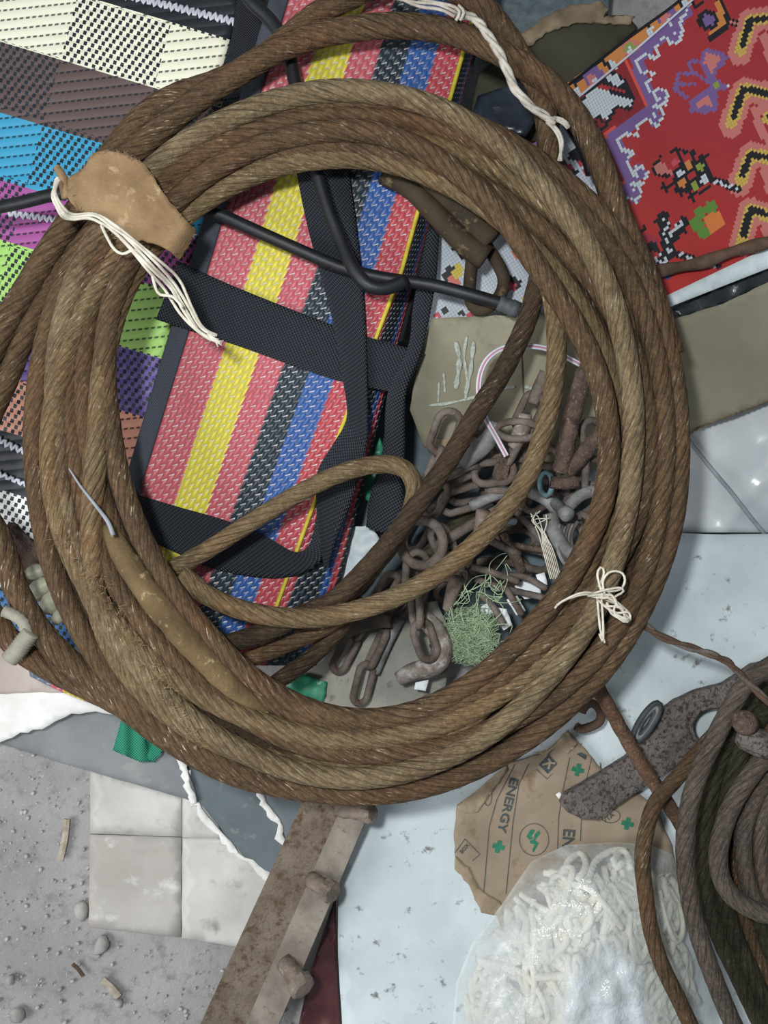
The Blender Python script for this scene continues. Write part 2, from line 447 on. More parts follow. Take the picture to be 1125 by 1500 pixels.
def ribbon(ea, eb, zf, across=6, step=8, thick=.0022, crown=0.0):
    """webbing between two edge lines given in picture points"""
    def res(e, n):
        p = [Vector((q[0], q[1], 0)) for q in e]
        c, s = spline(p, False, 2.0)
        i = np.linspace(0, len(c) - 1, n)
        return np.stack([np.interp(i, np.arange(len(c)), c[:, k]) for k in (0, 1)], 1)
    Lg = sum(math.dist(ea[i][:2], ea[i + 1][:2]) for i in range(len(ea) - 1))
    n = max(4, int(Lg / step))
    A, B = res(ea, n), res(eb, n)
    V, UV, Fc = [], [], []
    k = across + 1
    for lay in (0, 1):
        for i in range(n):
            w = math.dist(A[i], B[i])
            for j in range(k):
                t = j / across; x, y = A[i] * (1 - t) + B[i] * t
                z = zf(x, y) + crown * (1 - (2 * t - 1) ** 2) - lay * thick
                V.append(P(x, y, z)); UV.append((pxm(i * Lg / n, .12), pxm(t * w, .12)))
    o = n * k
    for i in range(n - 1):
        for j in range(across):
            a = i * k + j
            Fc.append((a, a + 1, a + k + 1, a + k)); Fc.append((o + a, o + a + k, o + a + k + 1, o + a + 1))
        for a, b in ((i * k, i * k + k), (i * k + k + across, i * k + across)): Fc.append((a, b, o + b, o + a))
    for j in range(across):
        Fc.append((j, o + j, o + j + 1, j + 1)); a = (n - 1) * k + j; Fc.append((a, a + 1, o + a + 1, o + a))
    me = mesh(V, Fc, UV)
    bm = bmesh.new(); bm.from_mesh(me); bmesh.ops.recalc_face_normals(bm, faces=bm.faces[:]); bm.to_mesh(me); bm.free()
    return me

def lathe_between(a, b, prof, seg=16, smooth=False):
    """profile [(t along a->b, radius)] turned about the line a-b"""
    a, b = Vector(a), Vector(b); d = (b - a); q = d.normalized()
    u = q.orthogonal().normalized(); w = q.cross(u)
    V, Fc = [], []
    for t, r in prof:
        for j in range(seg):
            an = 2 * PI * j / seg
            V.append(a + d * t + (u * math.cos(an) + w * math.sin(an)) * r)
    for i in range(len(prof) - 1):
        for j in range(seg):
            j2 = (j + 1) % seg
            Fc.append((i * seg + j, i * seg + j2, (i + 1) * seg + j2, (i + 1) * seg + j))
    Fc.append(tuple(range(seg))[::-1]); n = (len(prof) - 1) * seg; Fc.append(tuple(n + j for j in range(seg)))
    return mesh(V, Fc, [(v.x, v.y) for v in V], smooth)

def rock(c, rx, ry, rz, seed=0, rot=0, sub=2):
    bm = bmesh.new(); bmesh.ops.create_icosphere(bm, subdivisions=sub, radius=1)
    for v in bm.verts:
        k = 1 + .35 * noise.noise(v.co * 1.3 + Vector((seed * 3.1, seed, 0)))
        x, y, z = v.co.x * rx * k, v.co.y * ry * k, v.co.z * rz * k
        v.co = (c[0] + x * math.cos(rot) - y * math.sin(rot), c[1] + x * math.sin(rot) + y * math.cos(rot), c[2] + z)
    me = bpy.data.meshes.new('m'); bm.to_mesh(me); bm.free()
    me.polygons.foreach_set('use_smooth', [True] * len(me.polygons))
    return me

# ================================================================== GROUND
me = bpy.data.meshes.new('m')
bm = bmesh.new(); bmesh.ops.create_grid(bm, x_segments=60, y_segments=60, size=1.3)
for v in bm.verts: v.co.z = -.004 + .0025 * noise.noise(v.co * 9)
bm.to_mesh(me); bm.free()
fl = put('floor', me, M['ground']); fl['kind'] = 'structure'

g_ = []
rg = random.Random(3)
for i in range(700):
    x = rg.uniform(-40, 480); y = rg.uniform(1100, 1520)
    if 125 < x < 400 and 1125 < y < 1385 and rg.random() < .85: continue
    r = rg.choice([.0006, .0007, .0009, .0011, .0014, .0022])
    p = P(x, y, 0)
    g_.append(rock((p.x, p.y, -.002), r * 1.3, r, r * .7, i, rg.uniform(0, 3), 1))
tag(put('gravel', join(g_), M['grit']), 'fine loose grit scattered on the grey ground', 'gravel', kind='stuff')
for i, (x, y, rx, ry, rt, lb) in enumerate([
        (149, 1384, 11, 16, -.5, 'largest grey pebble on the ground below the white floor sheet'),
        (26, 1486, 12, 11, .3, 'pale blunt stone on the ground at the bottom left corner'),
        (120, 1333, 11, 15, .2, 'whitish flat stone beside the left edge of the floor sheet'),
        (16, 1434, 6, 8, .5, 'small pale pebble on the ground near the left picture edge'),
        (356, 1413, 5, 5, 0, 'tiny white pebble on the ground beside the rusty bar'),
        (174, 1468, 6, 7, .8, 'small pale pebble just below the broken wood chip')]):
    z = 0; p = P(x, y, z)
    tag(put('pebble', rock((p.x, p.y, .001), pxm(rx, 0), pxm(ry, 0), .004 + .0002 * rx, i + 20, rt), M['stone']), lb, 'pebble', 'pebbles on the ground')
for (a, b, w, lb) in [((98, 1200), (88, 1260), 5, 'long pale wood chip on the ground left of the floor sheet'),
                      ((150, 1435), (174, 1460), 6, 'short pale wood chip on the ground near the bottom'),
                      ((106, 1412), (122, 1430), 3, 'thin dark twig lying on the ground under the large pebble')]:
    mm = tube(px([a, ((a[0] + b[0]) / 2 + 2, (a[1] + b[1]) / 2), b], .0015), pxm(w, 0), 6, .006, flat=.5, smooth=False)
    tag(put('wood_chip', mm, M['wood'] if w == 3 else M['chip']), lb, 'wood chip', 'wood chips on the ground')

# dirty sheet on the ground
r_ = thing('floor_sheet', 'dirty whitish sheet with straight fold lines lying flat on the grey ground', 'sheet', P(260, 1260, .001))
put('sheet_panel', sheet([(132, 1129), (266, 1168), (266, 1226), (132, 1221)], lambda x, y: .003 + .0006 * nz(x, y), 16, .4, .002), M['sheet_white'], r_)
put('sheet_panel', sheet([(267, 1168), (305, 1180), (330, 1230), (267, 1227)], lambda x, y: .0032, 16, .4, .002), M['sheet_white'], r_)
put('sheet_panel', sheet([(132, 1222), (266, 1227), (265, 1373), (130, 1358)], lambda x, y: .0024 + .0006 * nz(x, y), 16, .4, .002), mottle('browner_white', (186, 180, 172), (166, 160, 152), 9, .6, .3, 120, c3=(206, 202, 196), s3=30), r_)
put('sheet_panel', sheet([(267, 1228), (332, 1228), (420, 1300), (400, 1396), (266, 1374)], lambda x, y: .003 + .0006 * nz(x, y), 16, .4, .002), M['sheet_white'], r_)

# torn grey boards
def torn(poly, edge, z, mat, name, label):
    r = thing(name, label, 'board', P(poly[0][0], poly[0][1], z))
    put('board_face', sheet(poly, z, 14, .5, .0025), mat, r)
    rr = random.Random(len(poly))
    e2 = []
    for i in range(len(edge) - 1):
        for k in range(4):
            t = k / 4; e2.append((edge[i][0] * (1 - t) + edge[i + 1][0] * t + rr.uniform(-2, 2), edge[i][1] * (1 - t) + edge[i + 1][1] * t + rr.uniform(-2, 2)))
    e2.append(edge[-1])
    off = [(x + rr.uniform(-12, -4), y + rr.uniform(1, 9)) for x, y in e2]
    put('torn_edge', sheet(e2 + off[::-1], z + .0006, 7, 0, .002), M['tornwhite'], r, 'white torn fibrous edge')
    return r
torn([(-30, 1080), (130, 1129), (290, 1175), (283, 1150), (270, 1118), (272, 1000), (-30, 1000)], [(270, 1112), (277, 1130), (279, 1152), (288, 1176)], .011, M['board'], 'grey_board', 'light grey board with a straight lower edge beside the green mesh strip')
torn([(272, 1090), (278, 1128), (284, 1165), (330, 1222), (360, 1258), (413, 1302), (440, 1245), (390, 1160), (380, 1080)], [(280, 1128), (281, 1160), (296, 1185), (328, 1222), (350, 1248), (390, 1275), (402, 1290), (412, 1302)], .0068, M['board_dark'], 'grey_board', 'darker grey board with a long white torn edge left of the rusty bar')
torn([(384, 1140), (390, 1172), (412, 1205), (420, 1232), (433, 1250), (480, 1150), (450, 1120)], [(384, 1160), (393, 1178), (410, 1200), (415, 1224), (432, 1250)], .0165, M['board_dark'], 'grey_board', 'small grey board piece with white torn edge tucked against the rusty bar')

# torn white paper, left edge
wz = lambda x, y: .032 + .004 * nz(x, y, 90) - .0001 * max(0, y - 1020)
r_ = thing('torn_paper', 'thick white paper with ragged torn edge at the left picture edge', 'paper', P(60, 1040, .03))
put('paper_face', sheet([(-30, 962), (60, 960), (120, 1010), (200, 1045), (180, 1050), (140, 1044), (104, 1046), (70, 1064), (30, 1074), (0, 1088), (-30, 1100)], wz, 10, 2, .0015), M['tornwhite'], r_)
put('beige_layer', sheet([(-30, 940), (30, 955), (70, 1000), (110, 1016), (60, 1014), (-30, 1018)], lambda x, y: wz(x, y) + .0025, 12, .6, .001), M['woodpaper'], r_, 'smooth beige upper layer')

# green mesh strip
def gz(x, y): return .037 - .00017 * (y - 1045)
r_ = thing('mesh_strip', 'green gauze strip folded into a loop below the rope coil', 'strip', P(200, 1080, .02))
put('front_fold', sheet([(180, 1046), (204, 1052), (222, 1116), (205, 1116), (186, 1108), (165, 1099), (172, 1075)], lambda x, y: gz(x, y) + .003 * math.sin(x * .25), 6, 0, .0006), M['mesh_green'], r_)
put('back_fold', sheet([(204, 1050), (240, 1090), (236, 1105), (226, 1117), (216, 1112), (206, 1075)], lambda x, y: gz(x, y) - .003 + .002 * math.sin(y * .2), 6, 0, .0006), M['mesh_green'], r_)

# ================================================================== PLAID BAG
BX, BY = Vector((1, .30)).normalized(), Vector((-.27, 1)).normalized()
def plaidz(x, y):
    return .046 + .012 * math.sin((x + 60) / 260) * math.cos((y - 380) / 620) + .003 * nz(x, y, 110)
def plaid_uv(me):
    L = me.uv_layers['UVMap'].data
    for lp in me.loops:
        co = me.vertices[lp.vertex_index].co
        s = (H - co.z) / F
        x = co.x / s + 562.5; y = 750 - co.y / s
        L[lp.index].uv = ((x + .27 * y) / 100, (y - .30 * x) / 100)
r_ = thing('woven_bag', 'large plaid woven bag with black checks lying under the coil at left', 'bag', P(140, 400, .01))
m = sheet([(-60, -60), (180, -60), (352, -10), (336, 60), (316, 135), (300, 330), (250, 480), (215, 640), (205, 760), (140, 860), (190, 960), (100, 955), (-60, 905)], plaidz, 16, 0, .03)
plaid_uv(m); put('bag_panel', m, M['plaid'], r_)
put('side_panel', sheet([(352, -30), (460, -40), (440, 60), (425, 130), (300, 150), (318, 132), (338, 60)], lambda x, y: plaidz(x, y) + .004 + .004 * nz(x, y, 40), 12, 0, .003), M['blackcloth'], r_)
def zig(a, b, n, amp, name):
    pts = []
    d = Vector((b[0] - a[0], b[1] - a[1])).normalized(); pn = Vector((-d.y, d.x))
    for i in range(n * 2 + 1):
        t = i / (2 * n); s = amp if i % 2 else -amp
        x = a[0] + (b[0] - a[0]) * t + pn.x * s; y = a[1] + (b[1] - a[1]) * t + pn.y * s
        pts.append(P(x, y, plaidz(x, y) + .0018))
    return put(name, tube(pts, pxm(2.6, .05), 6, .003, flat=.5), M['wirewhite'], r_, 'white zigzag stitching')
zig((165, -12), (348, 33), 22, 6, 'zigzag_stitch')
zig((-10, 640), (48, 668), 7, 5, 'zigzag_stitch')
zig((-10, 690), (52, 716), 7, 4, 'zigzag_stitch')
zig((12, 312), (82, 322), 8, 5, 'zigzag_stitch')

# ================================================================== STRIPED MAT BAG
def interp(y, tab):
    return float(np.interp(y, [a for a, b in tab], [b for a, b in tab]))
def bx0(y): return 300 - .30 * (y - 320)
def bx1(y): return interp(y, [(-60, 716), (60, 684), (400, 588), (650, 493), (850, 420), (980, 372)]) + 0
def bx2(y): return interp(y, [(-60, 730), (60, 699), (400, 611), (650, 547), (850, 500), (980, 462)])
def bagz(y): return .128 - .034 * (y / 900.0)
def bagtop(x, y):
    a, b = bx0(y), bx1(y)
    s = (x - a) / (b - a)
    z = bagz(y)
    if s < .1: z -= .010 * (1 - max(s, 0) / .1) ** 2
    if s > 1: z -= .03 * min(1.0, (x - b) / max(bx2(y) - b, 1)) ** 1.3
    return z + .0015 * nz(x, y, 120)
V, UV, Fc = [], [], []
ys = np.linspace(-50, 975, 120)
ss = [-.0] + [i / 40 for i in range(1, 41)] + [1 + .34 * i / 10 for i in range(1, 11)]
ncol = len(ss) + 2
vv = 0; py_ = None
for y in ys:
    a, b, c = bx0(y), bx1(y), bx2(y)
    row = []
    for s in ss:
        x = a + (b - a) * s if s <= 1 else b + (c - b) * (s - 1) / .34
        row.append((x, bagtop(x, y), s))
    row = [(a + 4, .068, 0.0)] + row + [(c - 4, .066, 1.34)]
    for x, z, s in row:
        V.append(P(x, y, z)); UV.append((s, y * 1.045 / 300))
for i in range(len(ys) - 1):
    for j in range(ncol - 1):
        k = i * ncol + j; Fc.append((k, k + 1, k + ncol + 1, k + ncol)[::-1])
Fc.append(tuple(range(ncol))); Fc.append(tuple((len(ys) - 1) * ncol + j for j in range(ncol))[::-1])
bag = thing('striped_mat_bag', 'folded straw mat bag with red, yellow, black and blue stripes inside the coil', 'bag', P(430, 480, .068))
put('mat_body', mesh(V, Fc, UV), M['mat'], bag)
ez = lambda d: (lambda x, y: bagtop(x, y) + d)
yl = [-40, 100, 250, 385, 480, 600, 700, 800, 960]
put('edge_binding', ribbon([(bx0(y) - 2, y) for y in yl], [(bx0(y) + .085 * (bx1(y) - bx0(y)), y) for y in yl], ez(.0026), 6, 10, .003), M['binding'], bag, 'grey fabric edge binding')
put('piping', tube([P(bx1(y) - 1, y, bagtop(bx1(y) - 1, y) + .001) for y in range(-40, 975, 40)], pxm(3.4, .12), 8, .004, lobes=3, lay=.02), M['piping'], bag, 'thin yellow piping along the fold')
put('edge_binding', ribbon([(bx2(y) - 10, y) for y in range(-40, 560, 60)], [(bx2(y) + 4, y) for y in range(-40, 560, 60)], lambda x, y: bagz(y) - .028, 3, 12, .003), M['blackcloth'], bag, 'black edge binding')
# webbing straps
put('strap', ribbon([(262, 383), (340, 418), (440, 458), (535, 492), (621, 516)], [(228, 468), (290, 488), (350, 507), (490, 556), (592, 577)], lambda x, y: max(bagtop(x, y), bagz(y) - .002) + .0045, 8, 8), M['strap'], bag)
put('strap', ribbon([(420, 150), (434, 250), (450, 330), (470, 405), (487, 470), (500, 545), (508, 610), (488, 650), (465, 690), (463, 735), (468, 790)],
                    [(500, 150), (511, 250), (521, 325), (531, 415), (536, 495), (538, 560), (538, 640), (530, 685), (514, 735), (494, 785), (476, 838)],
                    lambda x, y: bagz(y) + .0085, 8, 8, crown=.0015), M['strap'], bag)
put('handle_strap', ribbon([(200, 724), (260, 742), (330, 762), (390, 786), (430, 808), (452, 800), (461, 770), (466, 735)], [(210, 788), (250, 806), (310, 832), (380, 846), (432, 843), (468, 822), (490, 780), (500, 740)],
                           lambda x, y: bagz(y) + .005, 8, 7, crown=.002), M['strap'], bag)
put('handle_strap', ribbon([(626, 335), (614, 400), (604, 455), (598, 505), (568, 575), (562, 650), (552, 692), (541, 730), (536, 772)], [(644, 335), (640, 400), (634, 440), (619, 512), (595, 575), (593, 660), (588, 700), (592, 742), (586, 790)],
                           lambda x, y: interp(y, [(335, .108), (430, .120), (560, .112), (660, .094), (790, .074)]), 6, 8, crown=.002), M['strap'], bag)
# second end of a striped mat at lower left
V, UV, Fc = [], [], []
for i in range(21):
    t = i / 20
    for j in range(9):
        s = j / 8
        x = 30 + 150 * t + (14 + 10 * t) * s; y = 925 + 106 * t + (66 - 50 * t) * s + 8 * math.sin(t * 3) * s
        V.append(P(x, y, .082 - .012 * s ** 2 + .003 * math.sin(t * 7))); UV.append((t * 1.05, s * .25))
for i in range(20):
    for j in range(8):
        k = i * 9 + j; Fc.append((k, k + 1, k + 10, k + 9))
tag(put('striped_mat', mesh(V, Fc, UV), M['mat_end']), 'end of a striped straw mat peeking out below the coil at lower left', 'mat')

# ================================================================== RED CROSS-STITCH SHEET
def qa(l): return [(825 + a / 3.75, b / 3.75) for a, b in l]
def qb(l): return [(880 + a / 4.592, 200 + b / 4.592) for a, b in l]
cR, cR2, cW, cK, cPu, cOr, cSa, cY, cG, cLR = (166, 44, 46), (134, 34, 40), (186, 192, 200), (32, 30, 36), (110, 82, 138), (192, 116, 56), (188, 104, 98), (196, 160, 64), (124, 140, 52), (204, 72, 60)
ops = []
def fil(p, c): ops.append(('f', p, c, 0))
def lnw(p, w, c): ops.append(('l', p, c, w))
def dots(p, c, w=2.7): ops.append(('d', p, c, w))
fil(qa([(-200, 640), (10, 460), (575, -10), (720, -10), (70, 550), (-100, 700)]), cOr)
lnw(qa([(0, 468), (575, -12)]), 2.4, cK)
for k in (0, 1):
    o = [(0, 0), (405, -335)][k]
    T = lambda l: qa([(a + o[0], b + o[1]) for a, b in l])
    lnw(T([(60, 460), (215, 330)]), 3.5, cK); lnw(T([(215, 330), (265, 385)]), 4, cK); lnw(T([(60, 460), (90, 520)]), 3.5, cK)
    dots(T([(165, 420)]), cPu, 15); dots(T([(160, 440)]), cSa, 8); dots(T([(175, 440)]), cW, 4)
    fil(T([(240, 335), (275, 335), (300, 370), (265, 385)]), cW); fil(T([(55, 500), (85, 480), (100, 540), (70, 560)]), cW)
dots(qa([(370, 260)]), cSa, 13); dots(qa([(365, 265)]), cG, 9); dots(qa([(365, 275)]), cW, 4)
fil(qa([(60, 560), (345, 330), (470, 590), (225, 745), (345, 1000), (280, 1120), (100, 700)]), cR2)
lnw(qa([(90, 560), (160, 480), (290, 400), (340, 450)]), 3, cK)
fil(qa([(85, 575), (150, 490), (290, 400), (345, 440), (400, 545), (370, 610), (300, 590), (240, 690), (150, 690)]), cK)
fil(qa([(95, 565), (160, 485), (190, 480), (280, 520), (385, 545), (370, 588), (290, 575), (240, 662), (155, 672)]), cW)
fil(qa([(230, 430), (290, 400), (330, 450), (300, 480)]), cW)
lnw(qa([(190, 475), (340, 500)]), 3.5, cR)
dots(qa([(195, 680)]), cR2, 11); lnw(qa([(160, 690), (200, 640), (240, 690), (200, 715)]), 2.6, cK)
lnw(qa([(345, 340), (462, 588), (230, 745), (345, 1000), (270, 1050)]), 4, cLR)
lnw(qa([(675, 60), (400, 330), (500, 590), (275, 760), (385, 1010), (290, 1075)]), 17, cPu)
for c in [(610, 200), (620, 130), (530, 520), (500, 650), (420, 945), (390, 1070)]: dots(qa([c]), cPu, 11)
lnw(qa([(690, 20), (670, 75), (640, 120), (655, 185), (630, 240), (590, 235), (565, 205), (505, 250), (530, 300), (510, 322), (450, 300), (402, 340), (430, 395), (505, 400), (455, 460), (515, 550)]), 3.0, cW)
lnw(qa([(515, 550), (500, 500), (545, 488), (575, 520), (560, 570), (490, 585), (545, 600), (545, 650), (515, 690), (465, 655), (400, 695), (415, 750), (345, 735), (298, 775), (330, 825), (390, 840), (350, 880), (395, 970)]), 3.0, cW)
lnw(qa([(395, 970), (400, 920), (440, 915), (462, 950), (440, 1000), (370, 1005), (425, 1020), (425, 1070), (400, 1105), (345, 1080), (290, 1095)]), 3.0, cW)
dots(qa([(520, 548), (500, 630), (405, 968), (385, 1050), (590, 130), (612, 180)]), cW, 3)
# purple bird
fil(qa([(770, 265), (880, 290), (912, 320), (830, 410), (870, 455), (930, 480), (850, 500), (845, 605), (790, 625), (695, 615), (690, 555), (810, 480), (745, 350)]), cPu)
fil(qa([(790, 290), (870, 310), (820, 400), (770, 340)]), cSa); fil(qa([(740, 560), (800, 510), (820, 590), (770, 580), (715, 600)]), cSa)
lnw(qa([(800, 450), (700, 390), (695, 335), (760, 335)]), 4, cPu); lnw(qa([(730, 405), (640, 405), (615, 490), (680, 540)]), 4, cPu); lnw(qa([(625, 465), (720, 460)]), 4, cPu)
dots(qa([(845, 465)]), cG, 5); dots(qa([(905, 475)]), cW, 3)
# top black motif
lnw(qa([(850, -10), (905, 90), (890, 150), (810, 220)]), 6, cK); lnw(qa([(845, 20), (880, 120), (820, 190)]), 8, cOr); lnw(qa([(800, 215), (890, 155)]), 4, cK)
dots(qa([(795, 110)]), cK, 15); dots(qa([(797, 110)]), cPu, 9); lnw(qa([(915, 120), (970, 130)]), 8, cK); lnw(qa([(920, 122), (962, 128)]), 3, cSa)
lnw(qa([(700, 10), (735, 40), (770, 10)]), 4, cK)
# chevrons
for ch in ([(1300, 80), (1125, 100), (1030, 112), (985, 240)], [(1300, 520), (1125, 515), (990, 490), (935, 640)], [(1300, 850), (1125, 865), (1030, 845), (985, 960)], [(1300, 1200), (1125, 1182), (1030, 1150), (990, 1290)]):
    e = ch[-1]; e2 = (e[0] - 15, e[1] + 55)
    lnw(qa(ch + [e2]), 33, cSa)
    lnw(qa(ch + [(e[0] - 10, e[1] + 35)]), 17, cY); lnw(qa(ch), 8.5, cK)
    lnw(qa([(e[0] + 220, e[1] - 60), (e[0] + 120, e[1] - 30), (e[0] + 150, e[1] + 80), (e[0] + 210, e[1] + 150)]), 11, cSa)
    dots(qa([(e[0] + 190, e[1] + 5)]), cY, 9); dots(qa([(e[0] + 200, e[1] + 5)]), cK, 6)
# ladder motif
fil(qa([(500, 900), (560, 890), (600, 960), (560, 970), (500, 940)]), cSa)
lnw(qa([(540, 855), (490, 920), (500, 955), (590, 970)]), 3, cK)
fil(qa([(595, 935), (770, 870), (815, 990), (690, 1062), (620, 1040)]), cK)
for a, b in ([(620, 825), (690, 1000)], [(695, 835), (760, 1000)], [(765, 855), (812, 985)], [(550, 1035), (640, 985)], [(620, 1060), (700, 1010)], [(690, 1085), (800, 1030)], [(595, 830), (660, 825)], [(670, 840), (725, 835)], [(745, 860), (795, 855)], [(555, 1010), (570, 1060)], [(620, 1040), (650, 1080)], [(690, 1060), (720, 1100)]): lnw(qa([a, b]), 3.6, cK)
for c, x, y in ((cW, 640, 950), (cW, 775, 985), (cOr, 655, 1005), (cOr, 685, 905), (cG, 722, 1020), (cG, 752, 915), (cR, 710, 965), ((186, 70, 84), 615, 890)): dots(qa([(x, y)]), c, 6)
lnw(qa([(815, 985), (965, 1040)]), 9, cK)
for k in range(5): dots(qa([(838 + 28 * k, 998 + 9 * k)]), cW, 3)
# flower
for c in [(740, 475), (670, 510), (640, 590), (690, 650), (700, 610)]: dots(qb([c]), (86, 128, 48), 9)
fil(qb([(690, 555), (785, 495), (835, 600), (735, 665)]), (206, 110, 50)); dots(qb([(700, 600)]), (186, 70, 40), 4)
# black and white star
lnw(qb([(420, 540), (445, 740), (480, 775)]), 15, cK); lnw(qb([(560, 570), (445, 740)]), 13, cK); lnw(qb([(470, 780), (370, 880)]), 17, cK); lnw(qb([(480, 775), (610, 815)]), 9, cK)
lnw(qb([(430, 545), (370, 570)]), 3, cK); lnw(qb([(560, 570), (565, 640)]), 4, cK)
fil(qb([(260, 690), (300, 640), (390, 690), (380, 770), (300, 800)]), (156, 44, 62)); lnw(qb([(300, 605), (250, 660), (285, 690)]), 4, cK)
for x, y in ((430, 560), (455, 590), (440, 620), (425, 660), (445, 690), (475, 655), (500, 600), (535, 585), (520, 610), (490, 630), (460, 760), (475, 765), (465, 775), (400, 800), (425, 815), (375, 825), (400, 850), (370, 870), (350, 885), (430, 840), (540, 795), (570, 808), (595, 818), (450, 710)): dots(qb([(x, y)]), cW, 3)
for k in range(5): lnw(qb([(280 + 22 * k, 700 + 6 * k), (300 + 22 * k, 790 - 3 * k)]), 1.8, cK)
lnw(qb([(720, 870), (790, 870)]), 6, cK); dots(qb([(740, 862), (765, 878)]), cW, 2.6)
lnw(qb([(360, 945), (470, 940)]), 5, (60, 70, 120)); 

def stitch(poly, e1, e2, org, cell, ops, base, z, thick=.0012, extra=None):
    """printed sheet made of cells, each face coloured"""
    n1 = n2 = 0
    V, Fc, C, UVs = {}, [], [], []
    def vid(i, j):
        if (i, j) not in V: V[(i, j)] = len(V)
        return V[(i, j)]
    cells = []
    for i in range(-40, 110):
        for j in range(-30, 110):
            x = org[0] + cell * ((i + .5) * e1[0] + (j + .5) * e2[0]); y = org[1] + cell * ((i + .5) * e1[1] + (j + .5) * e2[1])
            if not inside(x, y, poly): continue
            c = base(x, y)
            for k, p, cc, w in ops:
                if k == 'f':
                    if inside(x, y, p): c = cc
                elif k == 'l':
                    if any(segdist(x, y, p[t], p[t + 1]) < w / 2 + .6 for t in range(len(p) - 1)): c = cc
                else:
                    if any(math.hypot(x - q[0], y - q[1]) < w for q in p): c = cc
            cells.append((i, j)); C.append(c)
    for i, j in cells:
        Fc.append((vid(i, j), vid(i, j + 1), vid(i + 1, j + 1), vid(i + 1, j)))
    keys = list(V.keys())
    pts = []
    for i, j in keys:
        x = org[0] + cell * (i * e1[0] + j * e2[0]); y = org[1] + cell * (i * e1[1] + j * e2[1])
        pts.append(P(x, y, z(x, y)))
    me = mesh(pts, Fc, keys, False)
    at = me.color_attributes.new('Col', 'FLOAT_COLOR', 'CORNER')
    k = 0
    for pg, c in zip(me.polygons, C):
        lc = lin(c)
        for li in pg.loop_indices: at.data[li].color = lc
    me.materials.append(M['stitch'])
    return me
redpoly = [(812, 128), (834, 122), (1002, -4), (1030, -60), (1210, -60), (1210, 330), (1128, 374), (975, 447), (940, 400), (900, 320), (860, 220)]
rz = lambda x, y: .112 + .002 * nz(x, y, 160)
def redbase(x, y):  # dimmer towards the upper right: falloff of light put into the red
    t = max(0, min(1, (y - 150) / 260 - (x - 950) / 500))
    return (158 + 26 * t, 42 + 2 * t, 46 - 6 * t)
red = thing('printed_sheet', 'red sheet printed with an ethnic cross-stitch pattern at the upper right', 'printed sheet', P(980, 230, .1))
put('printed_face', stitch(redpoly, (.81, -.58), (.42, .91), (830, 122), 4.4, ops, redbase, rz), None, red)
put('sheet_backing', sheet([(814, 130), (834, 124), (1002, -2), (1030, -58), (1208, -58), (1208, 350), (1128, 392), (980, 448), (940, 400), (900, 320), (860, 220)], lambda x, y: rz(x, y) - .0016, 20, 0, .0012), M['tornwhite'], red, 'white paper backing')
put('sheet_margin', sheet([(968, 437), (1050, 398), (1130, 360), (1210, 318), (1210, 350), (1128, 392), (980, 450)], lambda x, y: rz(x, y) + .0010, 16, 0, .0008), M['film_white'], red, 'white lower margin of the sheet')
put('edge_binding', tube([P(x, y, rz(x, y) + .0005) for x, y in ((826, 130), (915, 60), (1002, -5), (1040, -60))], pxm(2.2, .11), 6, .01), M['blackcloth'], red, 'thin black border line')
put('edge_strip', tube(px([(843, 146), (925, 78), (1012, 2), (1060, -40)], .1145), pxm(1.8, .11), 6, .01), M['wirewhite'], red, 'thin white strip along the border')

# white cross-stitch sheet under it
op2 = []
def d2(l, c, w): op2.append(('d', l, c, w))
d2([(660, 398), (657, 404)], cK, 9); d2([(672, 394), (669, 400)], (200, 176, 50), 7); d2([(660, 410), (668, 416)], (200, 100, 90), 6); d2([(756, 417), (750, 412)], cK, 8); d2([(751, 420)], (190, 60, 80), 6)
d2([(756, 370), (764, 376)], (210, 110, 80), 7); d2([(770, 440)], cY, 6); d2([(650, 455), (675, 458), (700, 452)], cK, 5); d2([(640, 462), (688, 462)], (190, 60, 80), 4); d2([(668, 362), (676, 372)], cK, 6)
d2([(778, 200), (784, 206)], cPu, 8); d2([(838, 228), (846, 222), (850, 236)], cK, 6); d2([(850, 240), (835, 245), (858, 252)], (180, 50, 70), 5); d2([(842, 252), (826, 240)], cK, 4); d2([(855, 210)], cPu, 5)
wz2 = lambda x, y: .093 + .0001 * (x - 700) * .1
w2 = stitch([(612, 500), (640, 330), (735, 150), (905, 150), (915, 330), (860, 490)], (.81, -.58), (.52, .85), (640, 480), 4.6, op2, lambda x, y: (176, 184, 194), wz2)
tag(put('printed_sheet', w2), 'white squared cross-stitch chart showing behind the cardboard box and coil', 'printed sheet')

# stick and dark things beside the red sheet
r_ = thing('stick', 'rough brown stick lying across the lower edge of the red sheet', 'stick', P(1040, 375, .117))
put('stick_shaft', tube(px([(945, 402), (985, 393), (1030, 384), (1075, 368), (1140, 352)], .122), pxm(9, .12), 10, .004, rf=lambda t: 1 + .15 * math.sin(t * 17)), M['wood'], r_)
tag(put('plastic_sheet', sheet([(985, 452), (1040, 425), (1130, 388), (1200, 380), (1200, 420), (1128, 420), (1060, 446), (1000, 468)], lambda x, y: .100 + .003 * nz(x, y, 25), 8, 0, .001), M['darkfilm']), 'black crumpled plastic between the red sheet and the cardboard', 'plastic')

